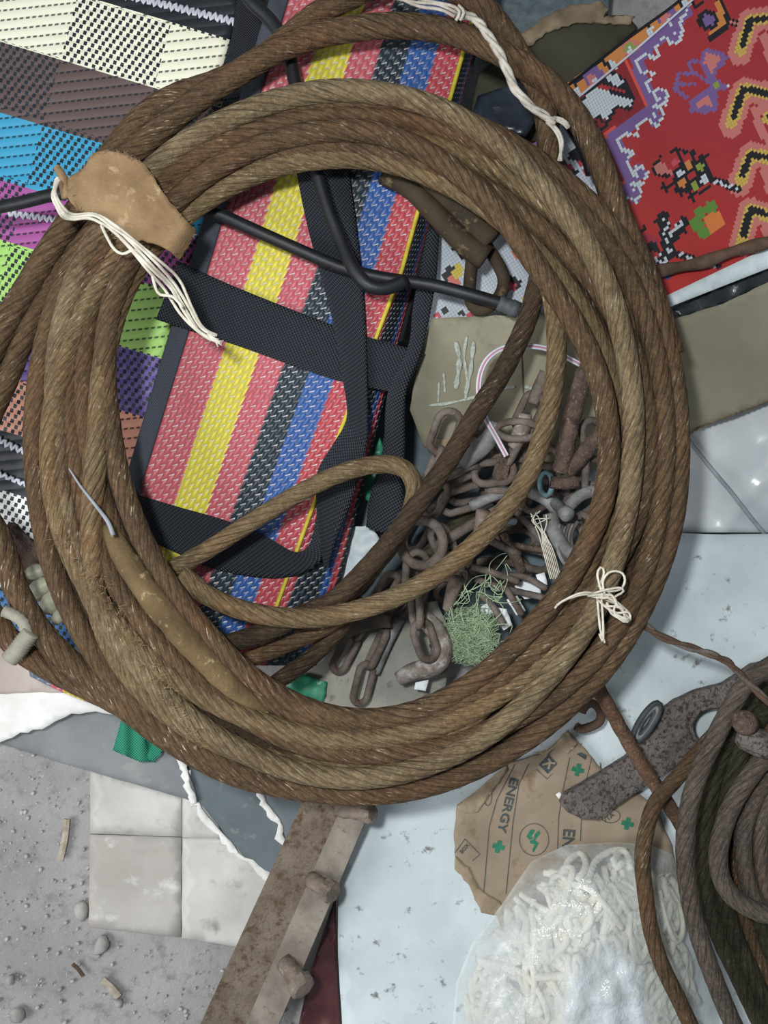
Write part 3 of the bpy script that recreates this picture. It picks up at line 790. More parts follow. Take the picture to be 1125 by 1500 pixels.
# olive canvas, stone and dark plastic at the top
tag(put('stone_block', sheet([(690, -60), (900, -60), (890, 20), (850, 30), (800, 40), (740, 80), (700, 40)], .03, 20, 1, .03), M['bluegray']), 'rough blue-grey stone behind the olive bag at the top edge', 'stone')
def oz(x, y): return .070 + .012 * nz(x, y, 90, 3) - .0001 * (y - 60)
r_ = thing('canvas_bag', 'dark olive canvas bag with a frayed paper rim at the top', 'bag', P(800, 110, .05))
put('canvas_body', sheet([(700, 110), (752, 66), (800, 36), (850, 24), (920, 22), (935, 40), (842, 122), (860, 200), (720, 210), (690, 170)], oz, 12, 1, .004), M['olive'], r_)
put('frayed_rim', sheet([(748, 62), (790, 30), (830, 8), (880, 2), (892, 14), (885, 24), (930, 22), (926, 36), (880, 34), (845, 34), (800, 48), (756, 84)], lambda x, y: oz(x, y) + .004 + .004 * nz(x, y, 18), 6, 2, .0015), mottle('tan_rim', (146, 126, 102), (110, 94, 72), 40, .9, .5, 200), r_, 'tan frayed paper rim')
tag(put('plastic_sheet', sheet([(700, 140), (760, 120), (800, 150), (770, 200), (720, 185), (690, 170)], lambda x, y: .087 + .005 * nz(x, y, 25), 8, 0, .001), mottle('navy_film', (44, 54, 66), (26, 32, 42), 25, .3, .5, 70, .002, spec=.6)), 'dark navy plastic wrap under the knotted string near the top', 'plastic')

# ================================================================== CARDBOARD BOX
def cz(x, y): return .118 - .00030 * (y - (468 - .10 * (x - 640))) + .0025 * nz(x, y, 120, 2) - .000022 * abs(x - 830)
box = thing('cardboard_box', 'worn kraft cardboard flap of a box holding the rusty chains', 'box', P(840, 560, .03))
put('box_flap', sheet([(632, 466), (700, 463), (790, 460), (900, 472), (985, 468), (1060, 445), (1128, 412), (1200, 385), (1200, 560), (1125, 588), (1075, 608), (1020, 626), (1000, 640), (880, 690), (760, 690), (696, 652), (640, 656), (622, 656), (600, 600), (612, 530)], cz, 12, .8, .003), M['card'], box)
put('torn_edge', sheet([(636, 640), (655, 642), (690, 640), (696, 650), (680, 656), (655, 652), (644, 664), (632, 656)], lambda x, y: cz(x, y) + .0012, 5, 1.5, .001), M['paper_torn'], box, 'ragged torn lower corner')
put('corrugated_edge', tube([P(x, y, cz(x, y) - .001) for x, y in ((1003, 640), (1030, 623), (1075, 606), (1125, 587), (1200, 559))], pxm(3, .08), 6, .002, rf=lambda t: .8 + .35 * math.sin(t * 150)), M['card_edge'], box, 'dark corrugated cut edge')
for l, w in (([(684, 492), (680, 520), (684, 555), (682, 585)], 2.0), ([(668, 500), (673, 530), (668, 570)], 3.5), ([(694, 500), (690, 540), (682, 578)], 3), ([(650, 545), (652, 575)], 1.6), ([(628, 594), (660, 590), (700, 580), (730, 570), (755, 566)], 2.2), ([(768, 565), (790, 574)], 3), ([(643, 560), (642, 590)], 1.4), ([(708, 560), (722, 562)], 3)):
    put('scuff_mark', tube([P(x, y, cz(x, y) + .0005) for x, y in l], pxm(w * 1.5, .1), 8, .0012, flat=.05, rf=lambda t: .25 + .5 * abs(math.sin(t * 9)) + .45 * abs(noise.noise(Vector((t * 30, w, 0))))), M['chalk'], box, 'white paint scuff')
put('fold_crease', tube([P(x, y, cz(x, y) + .0002) for x, y in ((764, 462), (764, 520), (768, 600))], pxm(1.4, .1), 6, .003, flat=.3), M['card_edge'], box)
tag(put('plastic_lining', sheet([(560, 560), (640, 590), (880, 640), (980, 700), (960, 860), (860, 920), (700, 960), (640, 920), (500, 900), (520, 760)], lambda x, y: .017 + .004 * nz(x, y, 80), 16, 0, .002), M['lining']), 'bluish grey plastic lining under the heap of chains', 'lining')
tag(put('plastic_scrap', sheet([(516, 772), (542, 770), (560, 796), (552, 830), (520, 868), (490, 880), (500, 820)], lambda x, y: .058 + .006 * nz(x, y, 18), 5, 1, .001), M['film_white']), 'crumpled pale plastic scrap beside the right end of the striped bag', 'scrap')
tag(put('grey_slab', sheet([(400, 1000), (470, 930), (530, 890), (640, 880), (665, 940), (650, 1020), (600, 1080), (500, 1080)], lambda x, y: .046 + .003 * nz(x, y, 60), 12, 1, .006), M['greynet']), 'flat dusty grey slab under the chains at the lower inside of the coil', 'slab')
for poly, lb in (([(440, 985), (480, 1000), (474, 1030), (420, 1010), (350, 1020), (360, 1005)], 'green plastic scrap beside the grey slab under the coil'),
                 ([(536, 690), (556, 640), (562, 660), (548, 740), (535, 730)], 'green plastic scrap behind the hanging black strap')):
    tag(put('plastic_scrap', sheet(poly, lambda x, y: .051 + .005 * nz(x, y, 20), 6, 1, .001), M['green']), lb, 'scrap')
for poly, lb in (([(754, 858), (775, 846), (790, 854), (793, 874), (768, 878)], 'white paper scrap under the rods, nearest the lower right ropes'),
                 ([(785, 842), (798, 838), (802, 856), (794, 862)], 'white paper scrap nearest the frayed string ends'),
                 ([(742, 878), (757, 872), (770, 894), (757, 902)], 'white paper scrap below the bent rods'),
                 ([(702, 890), (716, 882), (727, 896), (708, 904)], 'white paper scrap beside the green thread tangle'),
                 ([(729, 890), (742, 892), (750, 915), (738, 924), (730, 908)], 'white paper scrap right of the green thread tangle'),
                 ([(608, 1000), (628, 996), (624, 1012), (606, 1010)], 'white paper scrap under the tip of the big hook')):
    tag(put('paper_scrap', sheet(poly, .071, 6, .6, .001), mottle('white_paper', (244, 246, 248), (230, 236, 240), 20, .8, 0)), lb, 'paper', 'white paper scraps')

# ================================================================== WHITE TARP, SLAB
def tz(x, y):
    w = x * .75 + y * .66 + 14 * nz(x, y, 60)
    return .034 + .010 * (1 - abs(math.sin(w / 52.0))) ** 2 + .014 * nz(x, y, 85, 1) + .001 * abs(nz(x, y, 22, 7))
r_ = thing('plastic_tarp', 'shiny white plastic tarp below the cardboard flap at the right edge', 'tarp', P(1060, 690, .02))
put('tarp_sheet', sheet([(900, 590), (1000, 610), (1200, 540), (1200, 780), (1040, 780), (900, 780), (860, 700)], tz, 9, 0, .002), M['tarp'], r_)
tag(put('cord', tube([P(x, y, tz(x, y) + .006) for x, y in ((1005, 640), (1040, 684), (1072, 722), (1100, 758), (1120, 782))], pxm(3.4, .05), 8, .004), M['greycord']), 'thin grey cord lying over the white tarp', 'cord')
sl = thing('white_slab', 'large worn white painted slab under the cardboard sheet and right side of the coil', 'slab', P(800, 1200, .0))
put('slab_body', sheet([(1200, 782), (1060, 783), (985, 781), (930, 800), (880, 870), (700, 1010), (560, 1120), (512, 1215), (500, 1260), (495, 1330), (495, 1400), (500, 1480), (505, 1560), (1200, 1560)], lambda x, y: .052 + .001 * nz(x, y, 150), 24, .3, .05), M['slab'], sl)
tag(put('plastic_wrap', sheet([(430, 1540), (450, 1440), (472, 1370), (492, 1310), (493, 1400), (500, 1540)], lambda x, y: .026 + .004 * nz(x, y, 30), 8, 0, .003), M['maroon']), 'shiny maroon plastic wrapped object in the gap between bar and white slab', 'plastic')

# ================================================================== RUSTY BAR WITH BOLTS
A_, B_ = (515, 1130), (338, 1530)
def barpt(t, s, dz=0):        # s from -1 (left edge) to 1 (right edge)
    ax = Vector((B_[0] - A_[0], B_[1] - A_[1])); n = Vector((-ax.y, ax.x)).normalized()
    x = A_[0] + ax.x * t - n.x * (-s) * 0; y = A_[1] + ax.y * t
    w = 47 + 6 * t
    x -= n.x * s * w * -1 * -1; y -= n.y * s * w * -1 * -1
    return x, y, .088 - .034 * t + dz
# orientation: make s=+1 the right side
if barpt(.5, 1)[0] < barpt(.5, -1)[0]:
    _bp = barpt
    def barpt(t, s, dz=0): return _bp(t, -s, dz)
bar = thing('angle_iron', 'rusty angle iron bar with protruding bolts below the coil', 'iron bar', P(440, 1340, .05))
prof = [(-1, .0), (.15, -.003), (.15, -.003), (1.0, .009), (1.02, .006), (.17, -.008), (.12, -.0085), (-1, -.006)]
def extr(prof, sel, mat, name):
    V, Fc = [], []
    T = [i / 30 for i in range(31)]; k = len(sel)
    for t in T:
        for i in sel:
            x, y, z = barpt(t, prof[i][0], prof[i][1] + .0004 * nz(t * 900, i * 50, 20)); V.append(P(x, y, z))
    for i in range(len(T) - 1):
        for j in range(k):
            a = i * k + j; b = i * k + (j + 1) % k
            Fc.append((a, b, b + k, a + k))
    Fc.append(tuple(range(k))); Fc.append(tuple((len(T) - 1) * k + j for j in range(k)))
    me = mesh(V, Fc, [(v.x, v.y) for v in V], False)
    bm = bmesh.new(); bm.from_mesh(me); bmesh.ops.recalc_face_normals(bm, faces=bm.faces[:]); bm.to_mesh(me); bm.free()
    put(name, me, mat, bar)
extr(prof, [0, 1, 6, 7], M['bar'], 'flat_flange')
extr(prof, [2, 3, 4, 5], M['bar_pale'], 'side_flange')
for a, b, w in (((502, 1186), (544, 1192), 15), ((458, 1290), (486, 1308), 17), ((420, 1412), (444, 1448), 20)):
    t = (a[1] - A_[1]) / (B_[1] - A_[1]); z0 = .088 - .034 * t + .004; z1 = z0 + .020
    pa, pb = P(*a, z0), P(*b, z1); r = pxm(w * .72, z0)
    bo = put('bolt', lathe_between(pa, pb, [(-.1, r), (.15, r * 1.05), (.3, r * .93), (.45, r * 1.03), (.6, r * .95), (.72, r)], 14, True), M['bolt'], bar)
    R = pxm(w, z1)
    put('bolt_head', lathe_between(pa, pb, [(.68, R * .85), (.72, R), (1.0, R), (1.06, R * .8)], 8), M['bolt'], bo)

# ================================================================== PRINTED KRAFT SHEET
def kz(x, y):
    return .0575 + .0022 * nz(x, y, 70, 5) + .0016 * nz(x, y, 28, 6) + .004 * max(0, 1 - (math.dist((x, y), (835, 1085)) / 60)) + .00012 * max(0, 700 - x) * .5
kr = thing('kraft_sheet', 'torn brown packing cardboard printed with ENERGY and green crosses', 'cardboard', P(800, 1220, .056))
put('sheet_face', sheet([(670, 1180), (705, 1155), (745, 1118), (800, 1102), (832, 1070), (850, 1090), (880, 1125), (960, 1180), (985, 1240), (1000, 1330), (960, 1400), (740, 1380), (728, 1342), (705, 1336), (690, 1295), (668, 1270), (664, 1220)], kz, 9, 1, .0012), M['paper'], kr)
put('torn_edge', sheet([(667, 1255), (690, 1275), (700, 1300), (735, 1325), (738, 1342), (718, 1340), (702, 1330), (688, 1298), (666, 1272)], lambda x, y: kz(x, y) + .0012, 6, 1.5, .0008), M['paper_torn'], kr, 'pale torn edge')
put('torn_edge', sheet([(668, 1182), (700, 1158), (742, 1120), (744, 1128), (700, 1190), (682, 1192)], lambda x, y: kz(x, y) + .0012 + .002 * abs(nz(x, y, 14)), 5, 1, .0008), M['paper_torn'], kr, 'pale curled torn edge')
put('curled_flap', sheet([(782, 1102), (805, 1098), (822, 1080), (832, 1068), (846, 1090), (832, 1104), (812, 1096), (800, 1108)], lambda x, y: kz(x, y) + .003 + .003 * nz(x, y, 12), 5, 1, .0008), M['paper_torn'], kr)
def decal(name, polys, mat, label=None):
    ms = []
    for p in polys: ms.append(sheet(p, lambda x, y: kz(x, y) + .0007, 5, 0, 0))
    put(name, join(ms), mat, kr, label)
def stroke(a, b, w):
    d = Vector((b[0] - a[0], b[1] - a[1])).normalized(); n = Vector((-d.y, d.x)) * w / 2
    return [(a[0] + n.x, a[1] + n.y), (b[0] + n.x, b[1] + n.y), (b[0] - n.x, b[1] - n.y), (a[0] - n.x, a[1] - n.y)]
def qk(x, y): return (650 + x / 4.5, 1060 + y / 4.5)
def text(s, org, d, up, size, mat, name, sx=1.0):
    cu = bpy.data.curves.new('t', 'FONT'); cu.body = s; cu.size = 1; cu.align_x = 'LEFT'; cu.resolution_u = 2; cu.offset = .025
    o = bpy.data.objects.new('t', cu); COL.objects.link(o)
    dg = bpy.context.evaluated_depsgraph_get()
    me = bpy.data.meshes.new_from_object(o.evaluated_get(dg))
    bpy.data.objects.remove(o)
    bm = bmesh.new(); bm.from_mesh(me)
    bmesh.ops.triangulate(bm, faces=bm.faces[:])
    bmesh.ops.subdivide_edges(bm, edges=[e for e in bm.edges if e.calc_length() > .2], cuts=2)
    for v in bm.verts:
        x = org[0] + size * (d[0] * v.co.x * sx + up[0] * v.co.y); y = org[1] + size * (d[1] * v.co.x * sx + up[1] * v.co.y)
        v.co = P(x, y, kz(x, y) + .0008)
    bm.to_mesh(me); bm.free()
    put(name, me, mat, kr)
D, U = (-.235, .972), (.972, .235)
text('ENERGY', qk(440, 352), D, U, 18, M['ink'], 'printed_word', 1.22)
text('EN', qk(792, 690), (-.10, .995), (.995, .10), 24, M['ink'], 'printed_word', .95)
text('VTA', qk(1060, 660), (.78, -.62), (-.62, -.78), 10, M['ink'], 'printed_word')
for c in ((360, 812), (884, 305), (1210, 660)):
    x, y = qk(*c)
    decal('printed_cross', [stroke((x - D[0] * 9, y - D[1] * 9), (x + D[0] * 9, y + D[1] * 9), 6.5), stroke((x - U[0] * 9, y - U[1] * 9), (x + U[0] * 9, y + U[1] * 9), 6.5)], M['ink_green'], 'green printed cross')
def arc(c, rx, ry, w, n=28):
    return [stroke((c[0] + rx * math.cos(2 * PI * i / n), c[1] + ry * math.sin(2 * PI * i / n)), (c[0] + rx * math.cos(2 * PI * (i + 1.1) / n), c[1] + ry * math.sin(2 * PI * (i + 1.1) / n)), w) for i in range(n)]
decal('printed_circle', arc(qk(595, 765), 21.5, 23.5, 1.0), M['ink'])
decal('printed_logo', [[qk(*p) for p in l] for l in ([(545, 745), (575, 695), (600, 705), (575, 745), (590, 760), (565, 765)], [(600, 730), (625, 705), (635, 725), (600, 770), (625, 790), (590, 850), (583, 835), (600, 795), (570, 790), (565, 772), (590, 768)])], M['ink_green'], 'green printed monogram')
ln_ = []
for l in ([(470, 265), (350, 500), (300, 680), (262, 1125)], [(560, 265), (495, 400), (455, 660), (410, 1125)], [(830, 225), (785, 440), (757, 620), (750, 830)], [(975, 225), (940, 370)], [(908, 620), (900, 775)], [(1030, 255), (1036, 320)]):
    ln_.append([qk(a - 2.4, b) for a, b in l] + [qk(a + 2.4, b) for a, b in l[::-1]])
for p in ln_: decal('printed_line', [p], M['ink'])
decal('printed_emblem', [[qk(625, 270), qk(690, 205), qk(750, 265), qk(685, 332)]], M['ink'], 'grey printed diamond emblem with a pale zigzag')
put('emblem_mark', join([sheet(stroke(qk(*a), qk(*b), 3), lambda x, y: kz(x, y) + .0012, 4, 0, 0) for a, b in (((650, 272), (700, 258)), ((700, 258), (690, 300)), ((690, 230), (705, 258)), ((700, 258), (735, 262)))]), M['paper'], kr)
decal('printed_frame', [stroke(qk(*a), qk(*b), 1.0) for a, b in (((75, 850), (140, 760)), ((138, 760), (239, 862)), ((239, 860), (190, 905)))], M['ink'])
decal('printed_frame', [stroke(qk(*a), qk(*b), 1.0) for a, b in (((610, 300), (682, 367)), ((680, 367), (715, 330)))], M['ink'])
decal('printed_oval', arc(qk(290, 470), 6, 16, 1.0, 16), M['ink'])
decal('printed_oval', arc(qk(1100, 610), 14, 10, 1.0, 16), M['ink'])
text('BOX', qk(120, 860), (.66, -.75), (-.75, -.66), 8, M['ink'], 'printed_word')
decal('printed_mark', [[qk(875, 200), qk(905, 190), qk(945, 210), qk(935, 240)]], M['ink'])
tag(put('paper_scrap', sheet([(814, 1164), (820, 1160), (824, 1166), (820, 1172)], .0655, 4, 0, .001), M['tornwhite']), 'tiny white chip at the tip of the iron blade', 'paper')

# ================================================================== WIRE ROPE COIL
CX, CY = 523.0, 650.0
IN = [400, 355, 352, 345, 388, 328, 338, 392]
OUT = [533, 505, 488, 507, 530, 511, 488, 514]
def per(tab, a):
    n = len(tab); f = (a % 360) / 360 * n; i = int(f) % n; t = f - int(f)
    p0, p1, p2, p3 = tab[i - 1], tab[i], tab[(i + 1) % n], tab[(i + 2) % n]
    return .5 * (2 * p1 + (p2 - p0) * t + (2 * p0 - 5 * p1 + 4 * p2 - p3) * t * t + (3 * p1 - p0 - 3 * p2 + p3) * t ** 3)
Z0, ZL = .160, .0115
coil = thing('wire_rope_coil', 'big coil of rusty brown wire rope filling the middle of the picture', 'rope coil', P(CX, CY, .15))
turns = [
    ([1, .68, .35, .58, .78, .75, .73, .95], [2.1, 2.3, 2.2, 2.1, 2, 2, 1.6, 1.8], 'rope_lite'),
    ([.42, .0, .02, .08, .0, .03, .03, .3], [2, 2.2, 2, 1.4, 1.3, 1.6, 1.5, 1.7], 'rope_brown'),
    ([.12, .38, .57, .32, .1, .22, .33, .55], [1.0, 1.1, 1.2, 1.1, 1, 1, 1.2, 1], 'rope_brown'),
    ([.62, .84, .80, .82, .46, .45, .52, .72], [1.1, 1.2, 1.3, 1.2, 1.5, 1.6, 1.2, 1.4], 'rope_brown'),
    ([.84, 1, 1, 1, 1.0, 1.0, 1.0, 1], [1.1, 1, 1, .8, .8, .9, 1.0, 1.2], 'rope_brown'),
    ([.22, .2, .2, .22, .25, .3, .3, .3], [0] * 8, 'rope_dark'),
    ([.6, .6, .6, .62, .6, .6, .6, .6], [0] * 8, 'rope_dark'),
    ([.9, .9, .85, .95, .93, .85, .8, .85], [0] * 8, 'rope_dark'),
    ([.35, .62, .42, .45, .28, .62, .8, .42], [.9, .8, .9, 1, 1.6, 1.9, 1.8, 1.2], 'rope_tan'),
    ([.02, .12, .18, .2, .62, .86, .22, .1], [.9, .5, .5, .6, 1.2, 1.7, 1.9, .7], 'rope_tan'),
]
RR = .0091
for ti, (sl_, zl, mt) in enumerate(turns):
    pts = []
    for k in range(61):
        a = 317 + 6 * k
        wob = 2.2 * noise.noise(Vector((k * .35, ti * 7.7, 0)))
        ri, ro = per(IN, a), per(OUT, a)
        r = ri + 16 + (ro - ri - 32) * per(sl_, a) + wob
        z = Z0 + ZL * per(zl, a)
        pts.append(P(CX + r * math.sin(math.radians(a)), CY - r * math.cos(math.radians(a)), z))
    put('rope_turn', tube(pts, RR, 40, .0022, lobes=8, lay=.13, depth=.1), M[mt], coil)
def rope(pts, z, mat, r=RR, name='rope_turn', label=None, parent=None, lobes=8, lay=.13, step=.0022):
    return put(name, tube(px(pts, z), r, 40, step, lobes=lobes, lay=lay, depth=.1), M[mat], parent or coil, label)
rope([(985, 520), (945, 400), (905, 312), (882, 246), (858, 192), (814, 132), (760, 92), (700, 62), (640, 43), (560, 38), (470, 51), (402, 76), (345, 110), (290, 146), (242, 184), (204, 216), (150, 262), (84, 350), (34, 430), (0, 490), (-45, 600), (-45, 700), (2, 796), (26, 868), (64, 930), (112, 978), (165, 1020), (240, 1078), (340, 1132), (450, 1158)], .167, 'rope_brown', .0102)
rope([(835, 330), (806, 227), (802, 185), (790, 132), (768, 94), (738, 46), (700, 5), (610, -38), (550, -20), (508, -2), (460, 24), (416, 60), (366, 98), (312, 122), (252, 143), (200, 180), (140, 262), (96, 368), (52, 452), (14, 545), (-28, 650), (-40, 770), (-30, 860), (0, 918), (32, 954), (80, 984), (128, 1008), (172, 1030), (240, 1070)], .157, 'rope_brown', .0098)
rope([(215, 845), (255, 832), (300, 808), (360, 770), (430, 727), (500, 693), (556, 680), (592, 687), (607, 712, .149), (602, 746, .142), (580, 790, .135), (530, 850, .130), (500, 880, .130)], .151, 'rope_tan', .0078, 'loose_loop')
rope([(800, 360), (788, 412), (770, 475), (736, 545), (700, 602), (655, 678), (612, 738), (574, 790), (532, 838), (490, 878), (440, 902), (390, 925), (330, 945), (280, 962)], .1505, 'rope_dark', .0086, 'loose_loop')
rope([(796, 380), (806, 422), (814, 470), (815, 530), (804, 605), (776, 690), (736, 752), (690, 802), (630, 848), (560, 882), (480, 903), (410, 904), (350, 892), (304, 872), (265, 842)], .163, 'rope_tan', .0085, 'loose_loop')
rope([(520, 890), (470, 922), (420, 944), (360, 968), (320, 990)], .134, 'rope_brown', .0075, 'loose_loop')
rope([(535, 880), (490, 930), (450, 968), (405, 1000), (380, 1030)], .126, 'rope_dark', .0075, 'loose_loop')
put('tape_wrapping', tube(px([(148, 752, .166), (166, 788, .177), (196, 838, .183), (236, 893, .184), (290, 955, .183), (350, 1015, .178), (410, 1060, .166)]), pxm(19, .186), 20, .003, rf=lambda t: (.7 + .32 * math.sin(PI * min(1, t * 1.05)) + .025 * math.sin(t * 37) + .012 * math.sin(t * 90))), M['tape'], coil, 'ochre tape bound round the rope')
# fibre fuzz on the coil
fz = []
rf_ = random.Random(11)
for i in range(150):
    t = rf_.random(); x = 82 + 220 * t + rf_.uniform(-10, 10); y = 780 + 330 * t ** 1.2 + rf_.uniform(-12, 12)
    a = rf_.uniform(0, 6.3); l = rf_.uniform(5, 12)
    fz.append(tube([P(x, y, .196), P(x + l * math.cos(a) * .6, y + l * math.sin(a) * .4, .1995), P(x + l * math.cos(a), y + l * math.sin(a), .197)], .00022, 4, .004))
f_ = put('fibre_fuzz', join(fz), M['burlap'], coil, 'frayed tan fibres'); f_['kind'] = 'stuff'

# wrapped eye under the coil
ey = thing('rope_eye', 'brown tape-wrapped rope eye hanging over the striped bag edge', 'rope eye', P(690, 340, .11))
put('wrapped_neck', tube(px([(560, 256), (600, 275), (640, 315), (680, 355), (712, 378)], .136), pxm(17, .136), 16, .004, rf=lambda t: .8 + .3 * t), M['tape_brown'], ey)
put('wrapped_neck', tube(px([(600, 246), (650, 282), (690, 320), (722, 352)], .138), pxm(18, .136), 16, .004, rf=lambda t: .9 + .3 * t), M['tape_brown'], ey)
put('eye_loop', tube(px([(694, 362), (690, 395), (688, 430), (696, 452), (716, 450), (734, 430), (738, 408), (728, 384), (714, 362)], .122), pxm(9.5, .12), 12, .004), M['tape_brown'], ey)

# tan wrap round the coil
def wrapz(x, y):
    t = ((x - 88) * .87 + (y - 265) * .5) / 215.0           # 0 left end .. 1 right end
    e = max(0, abs(t - .5) - .36) / .14
    return .2045 - .020 * min(1, e) ** 2 + .0022 * nz(x, y, 34, 2) + .0008 * nz(x, y, 10)
wr = thing('felt_wrap', 'tan felt wrap bound round the coil at its upper left', 'wrap', P(180, 300, .19))
put('wrap_body', sheet([(98, 262), (122, 245), (136, 224), (160, 220), (186, 226), (212, 240), (226, 262), (250, 296), (270, 320), (287, 336), (278, 356), (262, 380), (240, 362), (208, 352), (180, 356), (165, 338), (140, 318), (112, 308), (100, 290)], wrapz, 7, 1.2, .0022), M['burlap'], wr)
put('rolled_corner', tube([P(84, 246, .188), P(91, 258, .191), P(95, 274, .192), P(99, 290, .191)], pxm(8, .19), 10, .003, rf=lambda t: .7 + .4 * t), M['burlap'], wr)

hf = random.Random(31)
ed = [(98, 262), (122, 245), (136, 224), (160, 220), (186, 226), (212, 240), (250, 296), (287, 336), (278, 356), (262, 380), (240, 362), (180, 356), (140, 318), (112, 308)]
hh = []
for i in range(90):
    k = hf.randrange(len(ed)); t = hf.random(); a, b = ed[k], ed[(k + 1) % len(ed)]
    x = a[0] + (b[0] - a[0]) * t; y = a[1] + (b[1] - a[1]) * t; an = hf.uniform(0, 6.3); l = hf.uniform(3, 8)
    z = wrapz(x, y) + .0008
    hh.append(tube([P(x, y, z), P(x + l * .6 * math.cos(an), y + l * .5 * math.sin(an), z + .001), P(x + l * math.cos(an + .4), y + l * math.sin(an + .4), z)], .0002, 4, .003))
put('felt_fuzz', join(hh), M['burlap'], wr, 'loose felt fibres')['kind'] = 'stuff'

# strings
def strands(paths, z, r, mat, root, name='strand', seg=6, jit=0.0):
    for p in paths: put(name, tube(px(p, z) if z else px(p), pxm(r, .19), seg, .003, lobes=3, lay=.012, depth=.2), M[mat], root)
st = thing('cotton_string', 'white cotton string tied over the tan felt wrap with frayed ends', 'string', P(180, 340, .19))
rs = random.Random(5)
base = [(84, 262), (80, 285), (88, 306), (104, 318), (135, 316), (165, 334), (195, 358), (225, 388), (252, 418), (272, 452), (292, 482), (314, 496)]
for k in range(5):
    pts = []
    for i, (x, y) in enumerate(base):
        w = [0, 2, 3, 4, 5, 5, 7, 10, 10, 8, 5, 6][i]
        pts.append((x + (k - 2) * w * .45 + rs.uniform(-2, 2), y - (k - 2) * w * .35 + rs.uniform(-2, 2), wrapz(min(max(x, 100), 280), y) + .0042 + .0008 * (k % 2) - (.0035 if i > 9 else 0) + (.009 if i < 3 else 0)))
    strands([pts], None, 2.5, 'string', st)
strands([[(148, 330, .211), (165, 362, .210), (180, 372, .209), (198, 366, .210), (214, 380, .208)], [(222, 400, .203), (232, 430, .201), (252, 434, .201), (268, 450, .200)]], None, 2.4, 'string', st)
put('frayed_end', join([tube([P(304, 488, .197), P(312 + rs.uniform(-3, 6), 496 + rs.uniform(-4, 4), .197), P(318 + rs.uniform(-4, 10), 500 + rs.uniform(-8, 8), .196)], pxm(1.2, .19), 4, .003) for i in range(12)]), M['string'], st)
bw = thing('cotton_string', 'white cotton string tied in a looped bow at the right of the coil', 'string', P(880, 870, .19))
qs = lambda l, z=.1955: [(675 + a / 2.5, 700 + b / 2.5, z + .001 * math.sin(i)) for i, (a, b) in enumerate(l)]
strands([qs(l, .1955 + .0012 * ii) for ii, l in enumerate( ([(345, 478), (365, 455), (440, 428), (500, 432), (560, 460)], [(350, 470), (375, 450), (445, 420), (510, 425)], [(500, 440), (505, 500), (512, 560), (528, 604)], [(515, 440), (520, 510), (522, 580), (520, 600), (508, 570)],
    [(520, 440), (510, 400), (500, 350), (515, 325), (525, 350), (505, 400)], [(530, 440), (520, 380), (545, 345), (585, 345), (602, 372), (585, 408), (540, 415), (515, 405)],
    [(480, 425), (530, 410), (585, 402), (595, 418), (560, 440), (590, 470), (620, 500), (610, 525), (575, 505), (545, 480)], [(500, 445), (540, 480), (575, 495), (612, 490), (622, 515), (600, 528), (560, 500)], [(540, 420), (570, 450), (560, 490), (590, 510), (618, 520)], [(520, 430), (555, 430), (575, 470), (600, 480), (560, 470), (530, 470)]))], None, 1.9, 'string', bw)
for ii in range(7):
    o = rs.uniform(-9, 9); q = rs.uniform(-8, 8)
    strands([qs([(470 + o, 428 + q), (520 + q, 432 + o), (548 + o, 446 - q), (575 + q * 1.5, 470 + o), (606 + o, 505 + q), (585 + q, 518), (556 + o, 490 + q), (530 + q, 462 + o)], .1975 + .0011 * ii)], None, 1.8, 'string', bw)
ts = thing('cotton_string', 'knotted white string rope trailing over the ropes at the top', 'string', P(740, 90, .17))
main = [(668, 20), (686, 22), (702, 33), (714, 50), (730, 74), (742, 100), (754, 128), (774, 152), (796, 168), (812, 178)]
for k in range(3):
    pts = [(x + 4.2 * math.sin(i * 1.9 + k * 2.1), y + 3.4 * math.cos(i * 1.9 + k * 2.1), .1815 + .0016 * math.sin(i * 1.9 + k * 2.1 + 1)) for i, (x, y) in enumerate(main)]
    strands([pts], None, 4.0, 'string_dim', ts)
strands([[(540, -14, .182), (600, 2, .182), (640, 6, .182), (668, 18, .183)], [(560, -16, .182), (610, 8, .182), (645, 14, .182), (666, 24, .183)], [(590, -10, .183), (630, 2, .182), (660, 8, .183), (674, 16, .183)],
         [(666, 10, .185), (674, 18, .188), (668, 30, .185)], [(672, 8, .185), (680, 18, .188), (674, 30, .185)],
         [(800, 178, .1815), (812, 190, .181), (820, 206, .180), (822, 236, .178)], [(804, 178, .1815), (818, 192, .181), (824, 210, .180), (818, 236, .178)]], None, 2.6, 'string_dim', ts)
put('frayed_end', join([tube([P(806, 172, .182), P(820 + rs.uniform(-3, 3), 178 + rs.uniform(-6, 4), .182), P(834 + rs.uniform(-4, 2), 184 + rs.uniform(-6, 6), .181)], pxm(1.6, .18), 4, .003) for i in range(9)]), M['string_dim'], ts)
fr = thing('cotton_string', 'frayed white string ends hanging among the chains near the bow', 'string', P(805, 800, .09))
strands([[(822 - 2.6 * k, 848, .120 + .0008 * (k % 2)), (814 - k * 2.6, 818, .118 + .0008 * (k % 3)), (806 - k * 2.2, 796, .116), (800 - k * 1.6 + rs.uniform(-4, 4), 780, .114), (792 + rs.uniform(-14, 10), 762 + rs.uniform(-12, 8), .113 + rs.uniform(-.004, .004)), (790 + rs.uniform(-16, 16), 752 + rs.uniform(-10, 8), .113)] for k in range(7)], None, 1.0, 'string', fr)
tag(put('fibre_strand', tube(px([(101, 686), (118, 712), (140, 740), (158, 764), (166, 784)], .1985), pxm(2, .19), 6, .003, rf=lambda t: .6 + 1.2 * t), M['greycord']), 'thin grey fibre strand stuck on the left side of the coil', 'fibre')

